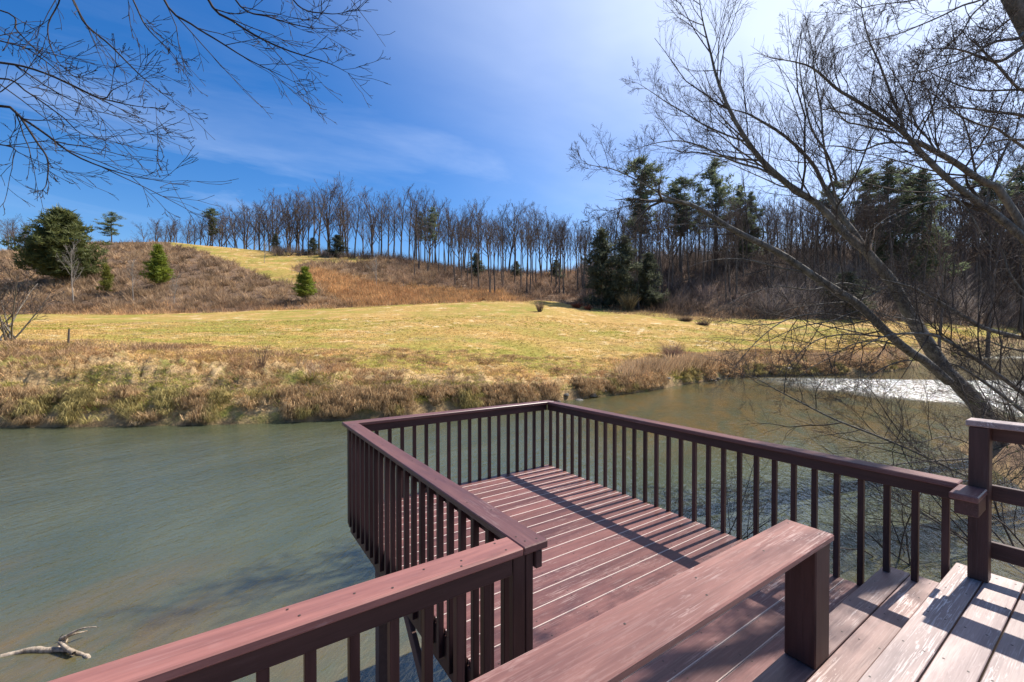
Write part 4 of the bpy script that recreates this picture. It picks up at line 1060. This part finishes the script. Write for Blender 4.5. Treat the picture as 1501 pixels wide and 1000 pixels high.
# undergrowth of the wooded slope
mb = MB()
brush(2100, 850, 1640, (6.03, 7.95), 3.6, ((.24, .18, .15), (.10, .078, .068)), 26, .8, .5, .085)
brush(1500, 850, 1640, (7.2, 8.3), 7.5, ((.25, .20, .17), (.12, .095, .08)), 16, .6, .6, .06)
brush(700, 400, 850, (7.75, 8.2), 3.2, ((.25, .19, .15), (.12, .09, .075)), 18, .7, .6, .06)
brush(1500, 1120, 1640, (6.0, 7.2), 5.2, ((.46, .38, .32), (.18, .14, .12)), 20, .9, .6, .07)
brush(900, 850, 1640, (5.95, 6.2), 1.5, ((.36, .24, .15), (.18, .125, .09)), 14, .9, 1.5, .09)
brush(260, 890, 1060, (5.7, 6.0), .8, ((.40, .27, .16), (.2, .14, .09)), 16, 1.2, 1.4, .07)
brush(420, 745, 880, (6.0, 6.8), 1.1, ((.28, .18, .12), (.13, .09, .07)), 14, .9, 1.2, .09)
tag(mb.build('woodland_undergrowth', M['brush']), kind='stuff')

# ------------------------------------------------------------------ separate small plants, stones and wood
def small_bush(name, label, u, d, h, cols, n=70, mat='brush', group=None, wide=.8, wd=.03):
    x, y, z = place(u, d); t = thing(name, label, 'bush', (x, y, z), group=group)
    mb = MB(); pts = RS.randn(n, 2) * h * .12 * wide
    blades(mb, pts[:, 0], pts[:, 1], np.full(n, -.05), 3, h, wd, wide, lerp(cols[0], cols[1], RS.rand(n)), spread=.1)
    mb.build('stems', M[mat], t); return t
small_bush('bare_bush', 'small lone bush with a dark shadow at the top of the meadow', 791, 84, 2.4, ((.3, .21, .14), (.18, .13, .09)), 70, wide=.6, wd=.05)
small_bush('russet_bush', 'low russet red brush pile where the meadow meets the shaded wood', 845, 101, 1.7, ((.36, .10, .05), (.2, .07, .045)), 120, wide=1.6, wd=.09)
small_bush('russet_bush', 'second smaller russet brush clump right of the low russet pile', 862, 99, 1.4, ((.3, .10, .06), (.2, .07, .045)), 80, wide=1.6, wd=.09)
small_bush('tan_bush', 'rounded tan twiggy bush against the dark hemlocks', 921, 100, 4.2, ((.30, .24, .13), (.18, .14, .08)), 220, wide=.8, wd=.07)
small_bush('bare_bush', 'low brown brush heap on the meadow below the wood', 1005, 85, 1.5, ((.22, .15, .10), (.12, .085, .06)), 200, wide=2.6, wd=.06)
small_bush('bare_bush', 'brown brush heap at the bright end of the meadow', 1030, 80, 1.3, ((.2, .14, .10), (.10, .075, .06)), 160, wide=2.6, wd=.06)
small_bush('bare_bush', 'thin upright twigs standing on the bank left of the far railing', 384, 22.8, 1.5, ((.2, .13, .09), (.12, .08, .06)), 26, wide=.5, wd=.012)
small_bush('bare_bush', 'pinkish twiggy bush on the bank near the bend', 985, 41, 1.9, ((.32, .2, .15), (.18, .115, .09)), 240, wide=1.3, wd=.02)
x, y, z = place(100, 27.5)
t = thing('fence_post', 'short weathered post leaning alone at the near edge of the meadow', 'post', (x, y, z - .1))
mb = MB(); tubes(mb, [(np.array([[0, 0, -.2], [.02, 0, .6], [.05, .01, 1.15]]), np.array([.06, .055, .05]))], 7); mb.build('shaft', M['bark_far'], t)

import bmesh
def stone_mesh(seed):
    bm = bmesh.new(); bmesh.ops.create_icosphere(bm, subdivisions=3, radius=1.0)
    r = np.random.RandomState(seed); K = r.randn(7, 3)
    for v in bm.verts:
        s = 1 + .16 * sum(math.sin(2.1 * v.co.dot(Vector(k)) + i) for i, k in enumerate(K)) / 2.2
        v.co *= max(.5, s); v.co.z *= .6
        if v.co.z < -.3: v.co.z = -.3
    me = bpy.data.meshes.new('stone'); bm.to_mesh(me); bm.free(); me.materials.append(M['rock'])
    for p in me.polygons: p.use_smooth = True
    return me
STM = [stone_mesh(s) for s in range(4)]
for k in range(26):
    u = RS.uniform(800, 1075) if k < 20 else RS.uniform(1075, 1190)
    d = float(np.interp(u, KUF, dw)) + RS.uniform(-.5, .9)
    x, y, z = place(u, d); s = RS.uniform(.12, .30)
    o = obj('stone', STM[k % 4], None, (x, y, max(z, ZW - .05) + .02)); o.scale = (s * RS.uniform(.9, 1.5), s, s * RS.uniform(.7, 1)); o.rotation_euler = (0, 0, RS.rand() * 6)
    tag(o, 'dark wet stone along the far water line at the river bend', 'stone', 'stones along the far water line')

# driftwood by the near shore
b = at(95, 950, 5.55); b[2] = ZW + .02
t = thing('driftwood_log', 'bleached driftwood log with a crooked branch stub lying at the near water edge', 'log', tuple(b))
g2 = lambda u, v, d: at(u, v, d) - b
lp = spline([g2(-80, 985, 5.10), g2(0, 964, 5.30), g2(50, 953, 5.38), g2(95, 952, 5.37), g2(122, 960, 5.31), g2(140, 970, 5.24)], 22); lp[1:-1] += RS.randn(20, 3) * .005
mb = MB(); tubes(mb, [(lp, .034 * np.concatenate([[.6, .8], np.linspace(.9, 1, 9), np.linspace(1, .5, 9), [.3, .1]]) * (1 + .16 * RS.randn(22)))], 11)
mb.build('log', M['drift'], t, smooth=True)
mb = MB(); tubes(mb, [(spline([g2(108, 958, 5.28), g2(88, 941, 5.4), g2(95, 934, 5.42), g2(105, 928, 5.43), g2(122, 921, 5.43), g2(142, 919, 5.43)], 16), np.linspace(.028, .006, 16) * (1 + .12 * RS.randn(16)))], 6)
mb.build('branch', M['drift'], t, smooth=True)
b = at(158, 950, 5.3)
t = thing('driftwood_branch', 'pale broken branch poking up between the driftwood log and the near railing', 'branch', tuple(b))
mb = MB(); tubes(mb, [(spline([g2(140, 990, 5.1) + np.array(0), g2(150, 965, 5.2), g2(158, 952, 5.3), g2(160, 946, 5.3), g2(172, 941, 5.3), g2(192, 936, 5.4)], 14), np.linspace(.05, .006, 14)),
                      (spline([g2(156, 956, 5.3), g2(163, 960, 5.25), g2(166, 968, 5.2)], 5), np.linspace(.012, .004, 5)), (spline([g2(154, 958, 5.3), g2(150, 948, 5.3), g2(155, 942, 5.3)], 5), np.linspace(.012, .004, 5))], 6)
mb.V = [v + np.array(at(95, 950, 5.55) * [1, 1, 0] + np.array([0, 0, ZW + .02])) - b for v in mb.V]
mb.build('branch', M['drift'], t, smooth=True)
# sunken log under the surface
t = thing('sunken_log', 'long dark log sunk under the water alongside the near railing', 'log', (0, 0, 0))
A = np.array([-2.7, 6.75, -2.36]); B = np.array([1.3, 7.5, -2.40])
mb = MB(); tubes(mb, [(spline([A, A * .7 + B * .3 + [0, .06, .04], A * .35 + B * .65 + [0, -.05, .02], B], 14), np.linspace(.2, .1, 14)),
                      (spline([A * .62 + B * .38, A * .6 + B * .4 + [.05, .25, .12], A * .58 + B * .42 + [.02, .45, .16]], 5), np.linspace(.05, .015, 5))], 8)
mb.build('log', M['bark_dark'], t, smooth=True)

# twiggy shrubs under the near railing and on the near bank
SHR = dict(NEAR); SHR.update(n=[8, 6, 5, 4], kids=[7, 5, 4, 0], rmin=.0018, slim=.005, len=[.55, .5, .5, .5], wob=[.10, .15, .2, .2], lift=[.1, .05, 0, 0], up=[.0, .0, .0, .0], tip=.3)
def shrub(label, u, d, zb, stems, h, tilt, leaves=0, group=None, mat='twig_near', lat=None):
    p = at(u, 700, d); p[2] = zb
    t = thing('streamside_shrub', label, 'shrub', tuple(p), group=group)
    paths = [[], [], [], []]
    for k in range(stems):
        dr = unit(np.array(tilt) + RS.randn(3) * [.45, .45, .2]); grow(paths, RS.randn(3) * [.2, .2, .05], dr, h * RS.uniform(.6, 1.1), .008 * h / 2 + .004, 0, SHR)
    mb = MB(); tubes(mb, paths[0], 4); tubes(mb, paths[1], 4); tubes(mb, paths[2], 3); tubes(mb, paths[3], 3)
    mb.build('stems', M[mat], t, smooth=True)
    if leaves:
        L = [paths[3][i][0][-1] for i in RS.randint(0, len(paths[3]), leaves)]
        mb = MB(); needle_clumps(mb, np.array(L), np.full(len(L), .035), 4); mb.build('leaves', M['leaf'], t)
    return t
LFT = -RGT
shrub('dense twiggy shrub with small green leaves behind the upper deck rails', 1560, 6.4, -1.7, 9, 2.9, (LFT[0] * .35, LFT[1] * .35, 1), 260)
shrub('bare twig tangle hanging over the water left of the upper deck post', 1470, 7.6, -1.9, 9, 3.0, (LFT[0] * .7, LFT[1] * .7, .75), 40)
shrub('bare twigs crossing the blue water behind the middle of the right railing', 1310, 7.6, -2.05, 6, 2.4, (LFT[0] * .35, LFT[1] * .35, .9), 14)
shrub('thin bare sapling stem rising from the water behind the right railing', 1037, 7.4, -2.1, 2, 2.3, (.05, .05, 1), 0)
shrub('few bare weed stalks in the water beyond the near end of the railing', 1090, 8.2, -2.1, 3, 1.7, (.2, .1, 1), 0)
shrub('grey twig thicket on the near bank around the leaning trunk foot', 1500, 12.5, -1.3, 14, 3.0, (LFT[0] * .3, LFT[1] * .3, .8), 60)
shrub('bare twig thicket right of the leaning trunk at the frame edge', 1560, 11.0, -1.2, 12, 3.2, (LFT[0] * .3, LFT[1] * .3, .9), 80)


# ------------------------------------------------------------------ sky, sun, camera
def build_world():
    w = bpy.data.worlds.new('World'); sc.world = w; w.use_nodes = True
    t = w.node_tree; t.nodes.clear()
    class W(NT):
        def __init__(s): s.t = t
    k = W()
    out = k.n('ShaderNodeOutputWorld'); bg = k.n('ShaderNodeBackground'); bg.inputs['Strength'].default_value = 0.09
    sky = k.n('ShaderNodeTexSky'); sky.sky_type = 'NISHITA'; sky.sun_disc = False
    sky.sun_elevation = SUN_EL; sky.sun_rotation = math.radians(90); sky.air_density = 1.0; sky.dust_density = 1.1; sky.ozone_density = 2.5; sky.altitude = 400
    hsv = k.n('ShaderNodeHueSaturation'); hsv.inputs['Saturation'].default_value = 1.42; hsv.inputs['Hue'].default_value = 0.508; hsv.inputs['Value'].default_value = 1.08
    k.l(sky.outputs[0], hsv.inputs['Color'])
    d = k.n('ShaderNodeTexCoord').outputs['Generated']
    sp = k.n('ShaderNodeSeparateXYZ'); k.l(d, sp.inputs[0])
    z = k.math('ADD', k.math('MAXIMUM', sp.outputs[2], 0.0), 0.10)
    cx = k.n('ShaderNodeCombineXYZ'); k.l(k.math('DIVIDE', sp.outputs[0], z), cx.inputs[0]); k.l(k.math('DIVIDE', sp.outputs[1], z), cx.inputs[1])
    pl = cx.outputs[0]
    n1 = k.noise(k.mapping(pl, (0.55, 1.5, 1), (2.3, 0.4, 0), (0, 0, math.radians(20))), 1.0, 6, 0.6, 0.7)
    n2 = k.noise(k.mapping(pl, (0.25, 0.4, 1), (5.1, 1.7, 0)), 1.0, 2, 0.5)
    wisps = k.math('MULTIPLY', k.mapr(n1, 0.5, 0.78), k.mapr(n2, 0.45, 0.62), True)
    low = k.mapr(sp.outputs[2], 0.72, 0.30)
    wisps = k.math('MULTIPLY', wisps, k.math('MULTIPLY', low, 0.42), True)
    dot = k.n('ShaderNodeVectorMath'); dot.operation = 'DOT_PRODUCT'; k.l(d, dot.inputs[0]); dot.inputs[1].default_value = tuple(SUN_DIR)
    glow = k.math('POWER', k.mapr(dot.outputs['Value'], 0.38, 1.05), 1.9)
    n3 = k.noise(k.mapping(pl, (0.7, 1.0, 1), (1.3, 8.2, 0)), 1.0, 5, 0.6, 0.5)
    veil = k.math('MULTIPLY', glow, k.math('ADD', k.math('MULTIPLY', n3, 1.7), 0.15), True)
    cl = k.math('MAXIMUM', wisps, veil)
    col = k.mix(cl, hsv.outputs[0], (7.0, 7.8, 9.4))
    k.l(col, bg.inputs['Color']); k.l(bg.outputs[0], out.inputs['Surface'])
build_world()
sl = bpy.data.lights.new('sun', 'SUN'); sl.energy = 4.7; sl.angle = math.radians(0.5); sl.color = (1.0, 0.94, 0.85)
so = bpy.data.objects.new('sun', sl); COL.objects.link(so)
so.rotation_euler = SUN_DIR.to_track_quat('Z', 'Y').to_euler()
cd = bpy.data.cameras.new('camera'); cd.sensor_width = 36.0; cd.lens = 36.0 * F / 1501.0; cd.clip_start = 0.05; cd.clip_end = 6000
co = bpy.data.objects.new('camera', cd); COL.objects.link(co)
co.matrix_world = Matrix(((RGT[0], UPV[0], -FWD[0], CAM[0]), (RGT[1], UPV[1], -FWD[1], CAM[1]), (RGT[2], UPV[2], -FWD[2], CAM[2]), (0, 0, 0, 1)))
sc.camera = co
sc.view_settings.view_transform = 'Standard'; sc.view_settings.look = 'None'; sc.view_settings.gamma = 1.0
sc.view_settings.use_curve_mapping = False
sc.view_settings.exposure = 0.8
sc.cycles.max_bounces = 6; sc.cycles.transparent_max_bounces = 8
sc.cycles.use_denoising = True
